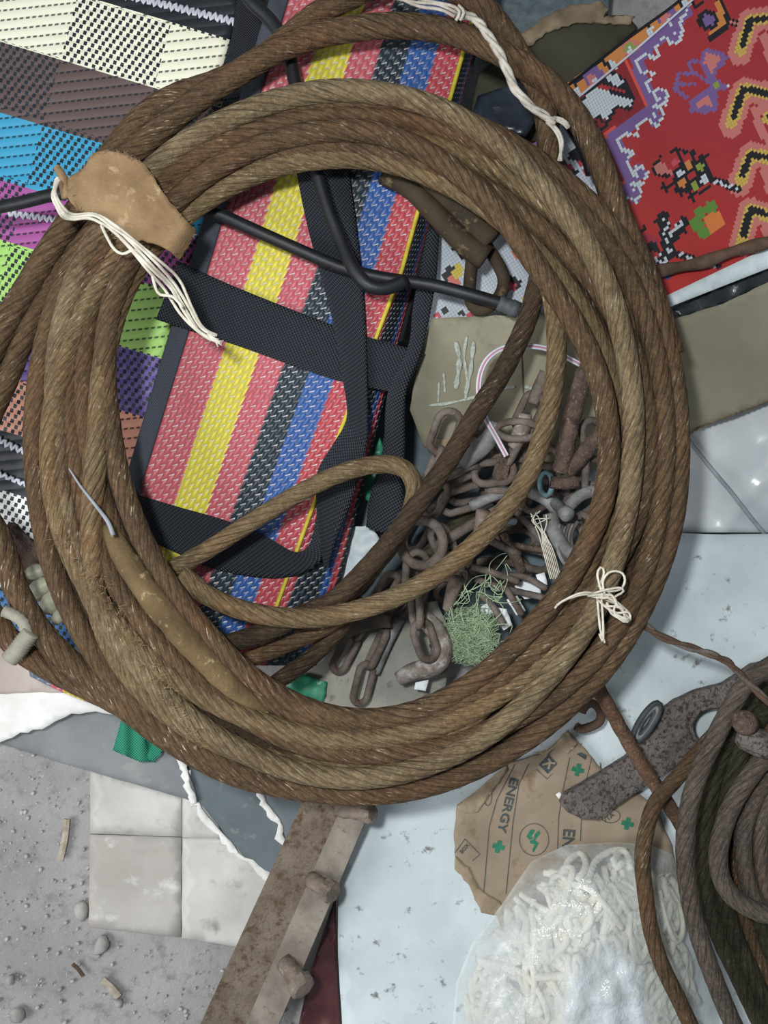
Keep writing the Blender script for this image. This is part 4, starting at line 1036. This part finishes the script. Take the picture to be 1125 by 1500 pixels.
# hoses
def hose(pts, z, r, name, label, cat='hose', mat='hose', tip=None):
    t = thing(name, label, cat, P(pts[0][0], pts[0][1], .14))
    z_ = z
    put('hose_body', tube(px(pts) if z is None else px(pts, z), pxm(r, .14), 14, .004), M[mat], t)
    if tip:
        put('tip_sleeve', lathe_between(P(*tip[0]), P(*tip[1]), [(0, pxm(r * 1.1, .14)), (.2, pxm(r * 1.25, .14)), (.3, pxm(r * 1.15, .14)), (.4, pxm(r * 1.25, .14)), (.6, pxm(r * 1.2, .14)), (.62, pxm(r * 1.35, .14)), (1, pxm(r * 1.25, .14))], 14, True), M['hose_gray'], t, 'grey end sleeve')
    return t
hose([(-30, 309, .12), (30, 297, .135), (85, 284, .141), (150, 278, .1415), (220, 284, .1415), (312, 311, .1415), (370, 336, .140), (440, 367, .137), (500, 392, .133), (560, 407, .131), (630, 417, .134), (690, 432, .138), (738, 446, .138)], None, 9.5, 'black_hose', 'black rubber hose crossing the striped bag to a grey end sleeve', tip=((730, 443, .138), (760, 455, .137)))
hose([(355, -30, .1435), (366, 0, .1435), (396, 30, .1435), (420, 68, .1435), (430, 112, .1435), (446, 180, .1435), (462, 245, .1435), (478, 300, .1435), (498, 350, .145), (517, 392, .150), (540, 418, .152), (566, 422, .150), (594, 411, .146)], None, 10, 'black_hose', 'black rubber hose running down the striped bag to a sharp bend')
hose([(794, 125), (813, 155), (838, 190), (856, 222), (866, 255)], .142, 8, 'black_hose', 'short black hose piece inside the outer rope at upper right')

# ferrule at lower left
fe = thing('rope_clamp', 'grey wire-bound clamp on the outer ropes at the left edge', 'clamp', P(30, 930, .16))
put('clamp_binding', tube(px([(14, 966), (28, 950), (46, 926)], .178), pxm(13, .178), 18, .0012, rf=lambda t: 1 + .1 * math.sin(t * 75)), M['wrapgrey'], fe)
put('clamp_neck', tube(px([(40, 930), (34, 912), (22, 902), (6, 895)], .176), pxm(8, .178), 14, .002, rf=lambda t: 1.1 + .1 * math.sin(t * 40)), M['wrapgrey'], fe)
tag(put('rag', sheet([(-20, 775), (20, 765), (40, 785), (66, 815), (76, 850), (60, 880), (30, 860), (-20, 830)], lambda x, y: .075 + .008 * nz(x, y, 20), 6, 2.5, .003), M['rag']), 'frayed dark brown rag beside the coil at the left edge', 'rag')
pk = thing('plastic_packet', 'crumpled sage green plastic packet wedged beside the coil at left', 'packet', P(70, 870, .09))
for i, (a, b, w) in enumerate((((40, 842), (66, 836), 11), ((44, 872), (76, 852), 13), ((66, 894), (92, 868), 15), ((80, 912), (98, 892), 9))):
    put('packet_fold', tube(px([a, ((a[0] + b[0]) / 2, (a[1] + b[1]) / 2 - 2), b], .105 + .003 * i), pxm(w, .1), 12, .003, rf=lambda t: .75 + .3 * math.sin(PI * t) + .05 * math.sin(t * 20)), M['packet'], pk)

# ================================================================== CHAINS AND IRONWARE
def linkmesh(L, W, r):
    s = (L - W) / 2; rr = (W / 2 - r); pts = []
    for k in range(9):
        a = -PI / 2 + PI * k / 8; pts.append(Vector((s + rr * math.cos(a), rr * math.sin(a), 0)))
    for k in range(9):
        a = PI / 2 + PI * k / 8; pts.append(Vector((-s + rr * math.cos(a), rr * math.sin(a), 0)))
    return tube(pts, r, 10, .003, closed=True)
LM = {}
def chain(label, path, L=.043, W=.026, r=.0036, mat='chain', jit=.25, seed=0, group='rusty chains in the box'):
    key = (L, W, r, mat)
    if key not in LM: LM[key] = linkmesh(L, W, r)
    me = LM[key]
    c, s = spline(px(path), False, .002)
    root = thing('rusty_chain', label, 'chain', Vector(c[0]) - Vector((0, 0, .005)), group)
    pitch = L - 3.0 * r; n = max(1, int(s[-1] / pitch))
    rr = random.Random(seed)
    for i in range(n):
        k = min(len(c) - 2, max(1, int((i + .5) * pitch / .002)))
        t = Vector(c[min(k + 1, len(c) - 1)] - c[k - 1]).normalized()
        up = Vector((0, 0, 1)); n1 = (up - t * up.dot(t)).normalized(); b1 = n1.cross(t)
        a = (.35 if i % 2 == 0 else 1.75) + rr.uniform(-jit, jit) + .0
        zz = n1 * math.cos(a) + b1 * math.sin(a); yy = zz.cross(t)
        o = bpy.data.objects.new('link', me); COL.objects.link(o)
        if not me.materials: me.materials.append(M[mat])
        o.parent = root
        mw = Matrix((t, yy, zz)).transposed().to_4x4(); mw.translation = Vector(c[k])
        o.matrix_parent_inverse = Matrix.Translation(-Vector(root.location)); o.matrix_basis = mw
    return root
chain('rusty chain hanging straight down from the large ring to the hook', [(612, 812, .098), (609, 850, .098), (610, 900, .096), (622, 935, .094), (634, 968, .092)], seed=1)
chain('rusty chain climbing the cardboard flap toward the upper right', [(625, 752, .08), (650, 712, .088), (690, 690, .094), (730, 690, .1), (758, 650, .106), (772, 612, .112), (790, 575, .118), (800, 545, .122)], seed=2)
chain('short rusty chain at the left end of the heap below the cardboard corner', [(662, 606, .108), (650, 640, .1), (640, 672, .09), (628, 700, .08), (612, 735, .07)], seed=3, L=.048, W=.028)
chain('rusty chain running across the middle of the heap', [(650, 742, .078), (690, 728, .080), (735, 720, .084), (775, 722, .082), (812, 735, .084), (836, 770, .078)], seed=4, L=.056, W=.026)
chain('rusty chain along the lower left, ending on the grey slab', [(575, 845, .08), (540, 905, .064), (515, 940, .06), (496, 978, .059), (484, 1018, .058)], seed=5, L=.046, W=.021, r=.0036)
chain('second rusty chain end lying on the grey slab, nearer the hook', [(595, 880, .064), (570, 915, .062), (550, 955, .061), (534, 995, .06), (526, 1035, .058)], seed=6, L=.046, W=.021, r=.0036)
chain('rusty chain sagging below the inner rope loop at center right', [(668, 800, .062), (700, 785, .07), (735, 800, .068), (765, 815, .064), (800, 822, .062), (830, 818, .062)], seed=7)
chain('rusty chain trailing down to the green thread tangle', [(640, 775, .064), (655, 808, .062), (676, 840, .062), (700, 860, .06), (722, 868, .058)], seed=8, L=.040, W=.024)
chain('rusty chain bunched at the right side of the heap', [(862, 620, .094), (872, 660, .092), (852, 690, .088), (868, 720, .084), (846, 745, .08), (866, 790, .074), (846, 840, .068)], seed=9, L=.044, W=.028)
chain('dull chain deepest in the heap under the others', [(600, 800, .04), (640, 740, .042), (700, 720, .043), (750, 740, .043), (790, 690, .043), (820, 740, .043), (790, 790, .043), (740, 790, .041), (770, 840, .04), (700, 830, .04), (660, 860, .039), (620, 880, .039), (640, 920, .039)], seed=10)
chain('rusty chain crossing under the thin inner rope', [(690, 640, .076), (715, 668, .078), (755, 676, .08), (795, 668, .086), (825, 700, .08), (800, 720, .072), (760, 750, .066)], seed=12, L=.041)
chain('rusty chain tucked under the lowest inner rope', [(560, 880, .05), (600, 845, .05), (650, 835, .052), (690, 800, .052), (720, 765, .053), (770, 770, .053), (800, 810, .052)], seed=13)
tag(put('iron_ring', tube(px([(618 + 31 * math.cos(a), 795 + 33 * math.sin(a), .104 + .006 * math.sin(a)) for a in [i * PI / 8 for i in range(16)]]), pxm(7.5, .1), 12, .003, closed=True), M['chain']), 'large rusty iron ring at the top of the hanging chain', 'ring')
tag(put('iron_ring', tube(px([(758 + 32 * math.cos(a), 630 + 13 * math.sin(a), .124 + .004 * math.cos(a)) for a in [i * PI / 8 for i in range(16)]]), pxm(5.5, .12), 12, .003, closed=True), M['chain']), 'oval rusty iron link circling the stubby bar at the top of the heap', 'ring')
hk = thing('iron_hook', 'heavy rusty hook with a whitish tip at the end of the hanging chain', 'hook', P(630, 960, .08))
put('hook_shank', tube(px([(618, 905, .079), (634, 918, .08), (646, 942, .08), (644, 966, .08), (628, 978, .079), (604, 984, .077), (584, 994, .073)]), pxm(13.5, .08), 14, .003, rf=lambda t: .7 + .5 * math.sin(PI * min(1, t * .8 + .15))), M['hook'], hk)
put('hook_back', tube(px([(640, 940, .068), (650, 962, .066), (640, 984, .066)]), pxm(13, .07), 12, .003), M['chain'], hk)
def rod(label, pts, w, mat='rod_rust', name='iron_rod', rf=None, cat='rod', group='rods in the heap'):
    return tag(put(name, tube(px(pts), pxm(w, .09), 12, .003, rf=rf), M[mat]), label, cat, group)
rod('thick pitted rusty rod leaning on the cardboard next to the coil', [(872, 515, .132), (852, 560, .124), (838, 610, .117), (830, 650, .11), (822, 690, .102)], 13, rf=lambda t: 1 + .06 * math.sin(t * 40))
rod('thick pitted rusty rod slanting out from under the right ropes', [(888, 625, .118), (866, 652, .112), (845, 676, .106), (828, 694, .100)], 12, rf=lambda t: 1 + .06 * math.sin(t * 30))
rod('pale worn iron bar leaning on the cardboard behind the dark rope', [(676, 682, .104), (696, 664, .109), (716, 644, .114), (726, 618, .118)], 11, 'chain_gray', rf=lambda t: .8 + .4 * math.sin(PI * t))
rod('upright rusty bar end poking up between the two inner ropes', [(702, 795, .088), (704, 770, .096), (708, 748, .102)], 10, 'bolt', rf=lambda t: .95 + .1 * t)
rod('flat rusty bar end poking up beside the green thread tangle', [(655, 892, .09), (662, 868, .096), (670, 846, .1)], 10, 'bolt', rf=lambda t: .7 + .5 * t)
rod('rusty strut crossing behind the frayed string ends', [(752, 798, .07), (776, 803, .07), (800, 806, .071), (815, 812, .07)], 5)
rod('short mossy rusty rod below the inner rope', [(736, 780, .075), (746, 800, .074), (758, 822, .072), (764, 838, .07)], 8)
rod('flat rusty strap bar lying under the middle of the heap', [(640, 800, .066), (680, 775, .066), (730, 745, .067)], 8, 'chain')
rod('mossy rope stub glimpsed between the chains left of center', [(610, 830, .054), (650, 790, .056), (700, 740, .058)], 13, 'rope_olive')
rod('stubby rusty bar crossing the chain beside the teal collar', [(752, 655, .112), (765, 628, .118), (770, 606, .122)], 11, 'hook', rf=lambda t: .8 + .3 * math.sin(PI * t))
rod('dark rusty bar standing up at the top of the heap on the cardboard', [(780, 590, .117), (790, 566, .121), (800, 545, .124)], 9, 'chain')
rod('thick grey bar end pointing at the frayed string from the left', [(690, 742, .084), (724, 726, .09), (758, 718, .092)], 8, 'chain_gray')
rod('short rusty peg beside the slab and lower left chains', [(505, 925, .075), (545, 912, .077), (572, 910, .078)], 10, 'chain')
rod('dark flat iron leaning by the lower left chains', [(585, 905, .058), (565, 945, .056), (548, 985, .055)], 9, 'chain_gray')
for i, (a, b, c, lb) in enumerate((((695, 848), (740, 862), (800, 876), 'bent dark rod over the white paper scraps, uppermost'), ((735, 842), (770, 846), (800, 862), 'bent dark rod over the white paper scraps, second from top'),
                                ((700, 868), (720, 885), (738, 915), 'dark rod slanting right of the green thread tangle'), ((740, 860), (752, 880), (764, 900), 'dark rod slanting between the white paper scraps'), ((690, 830), (720, 838), (760, 852), 'thin dark rod just under the thin inner rope'))):
    rod(lb, [(*a, .080 + .003 * i), (*b, .082 + .003 * i), (*c, .080 + .003 * i)], 5, 'chain')
sh = thing('iron_shackle', 'large grey and rusty shackle beside the right ropes of the coil', 'shackle', P(835, 760, .07))
put('shackle_bow', tube(px([(806, 752, .096), (812, 778, .097), (824, 800, .096), (840, 816, .094)]), pxm(11, .09), 14, .003), M['chain_gray'], sh)
put('shackle_pin', lathe_between(P(812, 735, .098), P(834, 757, .112), [(0, pxm(9, .1)), (.6, pxm(9, .1)), (.62, pxm(11, .1)), (.95, pxm(11, .1)), (1.05, pxm(7, .1))], 14, True), M['chain_gray'], sh)
put('shackle_arm', tube(px([(776, 720, .09), (800, 732, .094), (822, 748, .096), (850, 726, .098), (872, 718, .098)]), pxm(9, .09), 14, .003), M['chain_gray'], sh)
put('coupling_sleeve', tube(px([(800 + 9 * math.cos(a), 709 + 17 * math.sin(a), .106) for a in [i * PI / 6 for i in range(12)]]), pxm(4, .1), 10, .003, closed=True), mottle('teal_paint', (104, 140, 146), (80, 108, 114), 90, .7, .4, 300), sh, 'teal painted collar')
put('coupling_pin', tube(px([(806, 706, .11), (828, 708, .111), (846, 706, .11)]), pxm(9, .1), 12, .003), M['rod_rust'], sh)
sp = thing('wire_spring', 'tangled grey wire bundle pressed against the right ropes', 'wire bundle', P(855, 770, .07))
for i in range(6):
    R = 30 + 4 * i
    put('wire_turn', tube(px([(868 + R * math.cos(a) * 1.05, 790 + (R + 6) * math.sin(a), .088 + .0025 * i) for a in [PI * .75 + .2 * k for k in range(int(9 - i * .4))]]), pxm(3.2, .09), 8, .003), M['chain_gray'] if i % 2 else M['chain'], sp)
tw = thing('twin_wire', 'pink and white twin wire looping over the cardboard into the heap', 'wire', P(710, 580, .11))
wp = [(742, 668), (729, 644), (709, 606), (701, 566), (711, 530), (737, 510), (775, 507), (811, 514), (850, 534)]
def off(p, d):
    out = []
    for i in range(len(p)):
        a = p[max(0, i - 1)]; b = p[min(len(p) - 1, i + 1)]
        t = Vector((b[0] - a[0], b[1] - a[1])).normalized(); out.append((p[i][0] - t.y * d, p[i][1] + t.x * d, .128 - .000018 * max(0, p[i][1] - 560)))
    return out
for d, mt in ((-2.3, 'wirewhite'), (0, 'pink'), (2.3, 'wirewhite')):
    put('wire_core', tube(px(off(wp, d)), pxm(1.7, .12), 8, .003), M[mt], tw)
tag(put('terminal_block', lathe_between(P(742, 664, .110), P(732, 700, .100), [(0, pxm(10, .1)), (.1, pxm(11, .1)), (.9, pxm(13, .1)), (1, pxm(11, .1))], 6), M['rod_rust']), 'rusty block at the end of the pink and white wire', 'block')
gt = []
rt = random.Random(21)
for i in range(420):
    a = rt.uniform(0, 6.3); r = 38 * math.sqrt(rt.random()); x = 688 + r * math.cos(a) * 1.0; y = 930 + r * math.sin(a) * .95
    pts = [P(x + rt.uniform(-16, 16), y + rt.uniform(-14, 14), .07 + .012 * rt.random()) for k in range(5)]
    gt.append(tube(pts, .00024, 4, .004))
for i in range(22):
    x, y = rt.uniform(655, 720), rt.uniform(860, 920)
    pts = [(x, y)]
    for k in range(4): pts.append((pts[-1][0] + rt.uniform(-16, 28), pts[-1][1] + rt.uniform(-34, 14)))
    gt.append(tube([P(*p, .086 + .014 * rt.random()) for p in pts], .00038, 5, .004))
tag(put('thread_tangle', join(gt), M['thread']), 'tangle of pale green nylon thread among the chains', 'thread', kind='stuff')

# ================================================================== IRON PLATE, SMALL LOOPS
def qc(l): return [(810 + a / 3.571, 960 + b / 3.571) for a, b in l]
hole = qc([(842 + 120 * math.cos(2 * PI * i / 22), 372 + 106 * math.sin(2 * PI * i / 22)) for i in range(22)])
pz = lambda x, y: .0755 + .0000 * x + .0005 * nz(x, y, 20)
pl = thing('iron_plate', 'pitted rusty iron blade with a big round eye on the white slab', 'iron plate', P(960, 1090, .07))
put('plate_body', sheet(qc([(40, 775), (60, 730), (220, 640), (380, 540), (440, 490), (500, 400), (560, 300), (640, 240), (760, 185), (900, 150), (1050, 50), (1180, 20), (1180, 300), (1020, 480), (860, 520), (720, 500), (640, 590), (560, 640), (480, 690), (330, 790), (235, 860), (150, 855), (70, 815)]), pz, 9, .4, .009, holes=[hole]), M['plate'], pl)
put('eye_rim', tube([P(x, y, .074) for x, y in hole], pxm(4, .07), 10, .003, closed=True), M['plate'], pl)
cl = thing('wire_spring', 'small oval coil of dark grey wire on the white slab beside the blade', 'wire coil', P(945, 1055, .06))
for k, (s, z) in enumerate(((1, .087), (.8, .0865), (.6, .086))):
    ct = qc([(490 + s * (62 * math.cos(a) * .87 + 110 * math.sin(a) * .42), 350 + s * (-62 * math.cos(a) * .42 + 110 * math.sin(a) * -.9)) for a in [2 * PI * i / 16 for i in range(16)]])
    put('wire_turn', tube([P(x, y, z + .0) for x, y in ct], pxm(4.5, .08), 10, .003, closed=True), M['hose_gray'] if k != 1 else M['chain_gray'], cl)
ct = qc([(120, 370), (150, 385), (200, 372), (245, 345), (250, 300), (225, 262), (190, 250), (160, 275), (150, 300)])
tag(put('wire_hook', tube([P(x, y, .072) for x, y in ct], pxm(6.5, .07), 10, .003), M['wood']), 'small rusty bent hook peeking from under the coil above the kraft sheet', 'hook')
tag(put('rusty_rod', tube(px([(862, 985, .125), (880, 1015, .118), (908, 1065, .112), (940, 1120, .108), (970, 1165, .106), (1004, 1218, .103)]), pxm(11, .11), 14, .0025, lobes=5, lay=.09, depth=.12), M['rod_orange']), 'orange rusty rope end slanting from the coil to the second coil', 'rope')
tw2 = thing('twisted_wire', 'thin twisted brown wire running from the bow to the right edge', 'wire', P(1000, 950, .15))
wl = [(915, 902), (945, 917), (972, 934), (1010, 948), (1040, 958), (1066, 970), (1086, 990), (1112, 1016), (1150, 1050)]
for k in range(3):
    put('wire_strand', tube([P(x + 2.6 * math.sin(i * 2.2 + k * 2.1), y + 3.4 * math.cos(i * 2.2 + k * 2.1), .170 - .0028 * i + .0013 * math.sin(i * 2.2 + k * 2.1)) for i, (x, y) in enumerate(wl)], pxm(3.4, .16), 7, .003), M['wood'] if k else M['chain'], tw2)

# ================================================================== SECOND ROPE COIL, LOWER RIGHT
c2 = thing('wire_rope_coil', 'second coil of rusty and olive wire rope at the lower right corner', 'rope coil', P(1070, 1250, .08))
R2 = lambda w: pxm(w, .12)
def rp2(pts, z, mat, w, nm='rope_turn', lay=.1): put(nm, tube(px(pts, z), R2(w), 32, .0025, lobes=8 if 'olive' in mat or 'brown' in mat else 8, lay=.13, depth=.06), M[mat], c2)
rp2([(1170, 950), (1128, 976), (1094, 1000), (1071, 1036), (1051, 1074), (1029, 1120), (1014, 1163), (1005, 1212), (1004, 1262), (1011, 1318), (1022, 1365), (1044, 1428), (1072, 1496), (1100, 1550)], .138, 'rope_mauve', 13.5)
rp2([(1070, 1050, .105), (1030, 1094, .112), (990, 1141, .118), (960, 1177, .124), (946, 1220, .13), (941, 1262, .136), (945, 1305, .141), (953, 1360, .145), (970, 1414, .146), (996, 1468, .144), (1020, 1520, .14)], None, 'rope_brown', 11.5)
rp2([(1170, 1080), (1125, 1108), (1097, 1139), (1070, 1184), (1056, 1226), (1052, 1260), (1058, 1290), (1074, 1314), (1100, 1331), (1128, 1340), (1180, 1345)], .136, 'rope_mauve', 13.5)
rp2([(1150, 1110), (1115, 1152), (1093, 1200), (1088, 1240), (1093, 1282), (1106, 1318), (1135, 1340)], .126, 'rope_mauve', 13)
rp2([(1160, 1130), (1124, 1165), (1114, 1212), (1114, 1255), (1120, 1300), (1140, 1335)], .124, 'rope_mauve', 12.5)
for i in range(6):
    o = i * 26
    rp2([(1120 + o, 1000 + o * .2), (1072 + o, 1072), (1046 + o, 1140), (1034 + o * .95, 1210), (1034 + o * .9, 1290), (1050 + o * .85, 1360), (1082 + o * .8, 1430), (1120 + o * .8, 1510)], .1 - .0 * i + .004 * (i % 2), 'rope_olive' if i % 3 != 2 else 'rope_brown', 14)
for i in range(4):
    o = i * 27 + 12
    rp2([(1072 + o, 1090), (1050 + o, 1150), (1040 + o * .95, 1215), (1042 + o * .9, 1290), (1060 + o * .85, 1370), (1096 + o * .8, 1450), (1126 + o * .8, 1520)], .082, 'rope_olive', 14)
cp = thing('cable_clamp', 'rusty cable clamp with round nut on the second coil at the right edge', 'clamp', P(1095, 1070, .12))
put('clamp_body', lathe_between(P(1080, 1075, .140), P(1128, 1095, .146), [(0, R2(12)), (.2, R2(18)), (.7, R2(20)), (1, R2(18))], 14, True), M['plate'], cp)
put('clamp_nut', lathe_between(P(1094, 1062, .142), P(1089, 1056, .160), [(0, R2(17)), (.7, R2(17)), (.85, R2(14)), (.86, R2(9)), (1.0, R2(8.5))], 18, True), M['rod_rust'], cp)

# ================================================================== BAG OF WHITE CORD
bagp = [(660, 1540), (668, 1440), (690, 1385), (735, 1325), (778, 1262), (828, 1238), (900, 1234), (936, 1236), (958, 1240), (986, 1252), (1010, 1322), (1032, 1405), (1062, 1540)]
def bz(x, y):
    d = min(segdist(x, y, bagp[i], bagp[i + 1]) for i in range(len(bagp) - 1))
    return .068 + .060 * (1 - math.exp(-d / 55.0)) + .006 * nz(x, y, 45, 4) * min(1, d / 20)
hn = []
rh = random.Random(9)
def clampz(x, y, q): return min(bz(x, y) - .007, .126) - q
guide = [[(828, 1285), (832, 1262), (850, 1250), (858, 1268), (846, 1290)], [(862, 1290), (872, 1262), (896, 1246), (918, 1246)], [(900, 1262), (906, 1248), (918, 1250), (924, 1274)], [(898, 1258), (904, 1272), (912, 1262)],
         [(808, 1300), (812, 1284), (830, 1290), (828, 1310), (822, 1340)], [(820, 1290), (826, 1272), (838, 1272), (836, 1288), (824, 1330)], [(832, 1294), (862, 1302), (890, 1330), (912, 1360)], [(846, 1340), (856, 1324), (866, 1345), (852, 1364), (842, 1345)]]
for gd in guide:
    hn.append(tube([P(x, y, clampz(x, y, -.002)) for x, y in gd], pxm(5.2, .12), 8, .003))
while len(hn) < 230:
    x, y = rh.uniform(670, 1045), rh.uniform(1265, 1520)
    if not inside(x, y, bagp): continue
    a = rh.gauss(1.25, .55); l = rh.uniform(30, 80); w = rh.uniform(8, 22)
    pts = [(x, y), (x + l * .5 * math.cos(a) + w * .5, y + l * .5 * math.sin(a)), (x + l * math.cos(a), y + l * math.sin(a)), (x + l * math.cos(a) - w * .6, y + l * math.sin(a) + w * .6), (x + l * .6 * math.cos(a) - w, y + l * .6 * math.sin(a)), (x + .1 * l * math.cos(a) - w * .8, y + .1 * l * math.sin(a))]
    if not all(inside(p[0], p[1], bagp) and min(segdist(p[0], p[1], bagp[i], bagp[i + 1]) for i in range(len(bagp) - 1)) > 9 for p in pts): continue
    q = rh.uniform(.002, .015)
    hn.append(tube([P(u, v, max(.066, clampz(u, v, q))) for u, v in pts], pxm(rh.uniform(4.4, 6.2), .12), 8, .004))
tag(put('cord_hank', join(hn), M['cord']), 'tangled white cotton cord packed inside the clear plastic bag', 'cord')
pb = thing('plastic_bag', 'clear plastic bag stuffed with white cotton cord at the bottom right', 'plastic bag', P(850, 1400, .06))
put('bag_film', sheet(bagp, lambda x, y: bz(x, y) + .0015 * nz(x, y, 12, 8), 8, 0, 0), M['film'], pb)
def faded(poly, me, w):
    at = me.attributes.new('fade', 'FLOAT', 'POINT')
    for v, d in zip(me.vertices, at.data):
        sc = (H - v.co.z) / F; x = v.co.x / sc + 562.5; y = 750 - v.co.y / sc
        d.value = min(1.0, min(segdist(x, y, poly[i - 1], poly[i]) for i in range(len(poly))) / w)
    return me
_sheet = sheet
def fsheet(poly, zf, res, jag, thick): return faded(poly, _sheet(poly, zf, res, jag, thick), 26)
put('bag_gather', fsheet([(820, 1540), (815, 1460), (835, 1405), (868, 1375), (905, 1372), (945, 1410), (962, 1470), (968, 1540)], lambda x, y: bz(x, y) + .006 + .004 * nz(x, y, 22, 9), 7, 2, 0), M['film_cloud'], pb, 'cloudy gathered film')
put('bag_gather', fsheet([(665, 1540), (670, 1445), (700, 1392), (745, 1330), (775, 1300), (785, 1340), (760, 1420), (780, 1540)], lambda x, y: bz(x, y) + .004 + .003 * nz(x, y, 18, 10), 7, 2, 0), film_mat('milky_bag_film', .2, .7, (222, 228, 228), 30, True), pb)

# ================================================================== LIGHT, WORLD, CAMERA
def area(name, loc, target, size, energy, col=(1, 1, 1)):
    d = bpy.data.lights.new(name, 'AREA'); d.energy = energy; d.size = size; d.color = col
    o = bpy.data.objects.new(name, d); COL.objects.link(o); o.location = loc
    o.rotation_euler = (Vector(target) - Vector(loc)).to_track_quat('-Z', 'Y').to_euler()
area('phone_lamp', (-.14, .12, 1.02), (0, 0, .1), .07, 7.2, (.96, 1, 1))
area('daylight_opening', (-1.3, -.5, 1.2), (0, 0, .05), .9, 20, (.99, .99, 1))
w = bpy.data.worlds.new('World'); SC.world = w; w.use_nodes = True
bgn = w.node_tree.nodes['Background']; bgn.inputs[0].default_value = (.82, .93, 1, 1); bgn.inputs[1].default_value = .24
SC.view_settings.view_transform = 'Standard'; SC.view_settings.look = 'None'

cam = bpy.data.cameras.new('Camera'); co = bpy.data.objects.new('Camera', cam); COL.objects.link(co)
co.location = (0, 0, H); co.rotation_euler = (0, 0, 0)
cam.sensor_fit = 'VERTICAL'; cam.sensor_height = 24; cam.lens = 24 * F / 1500; cam.clip_start = .01
SC.camera = co
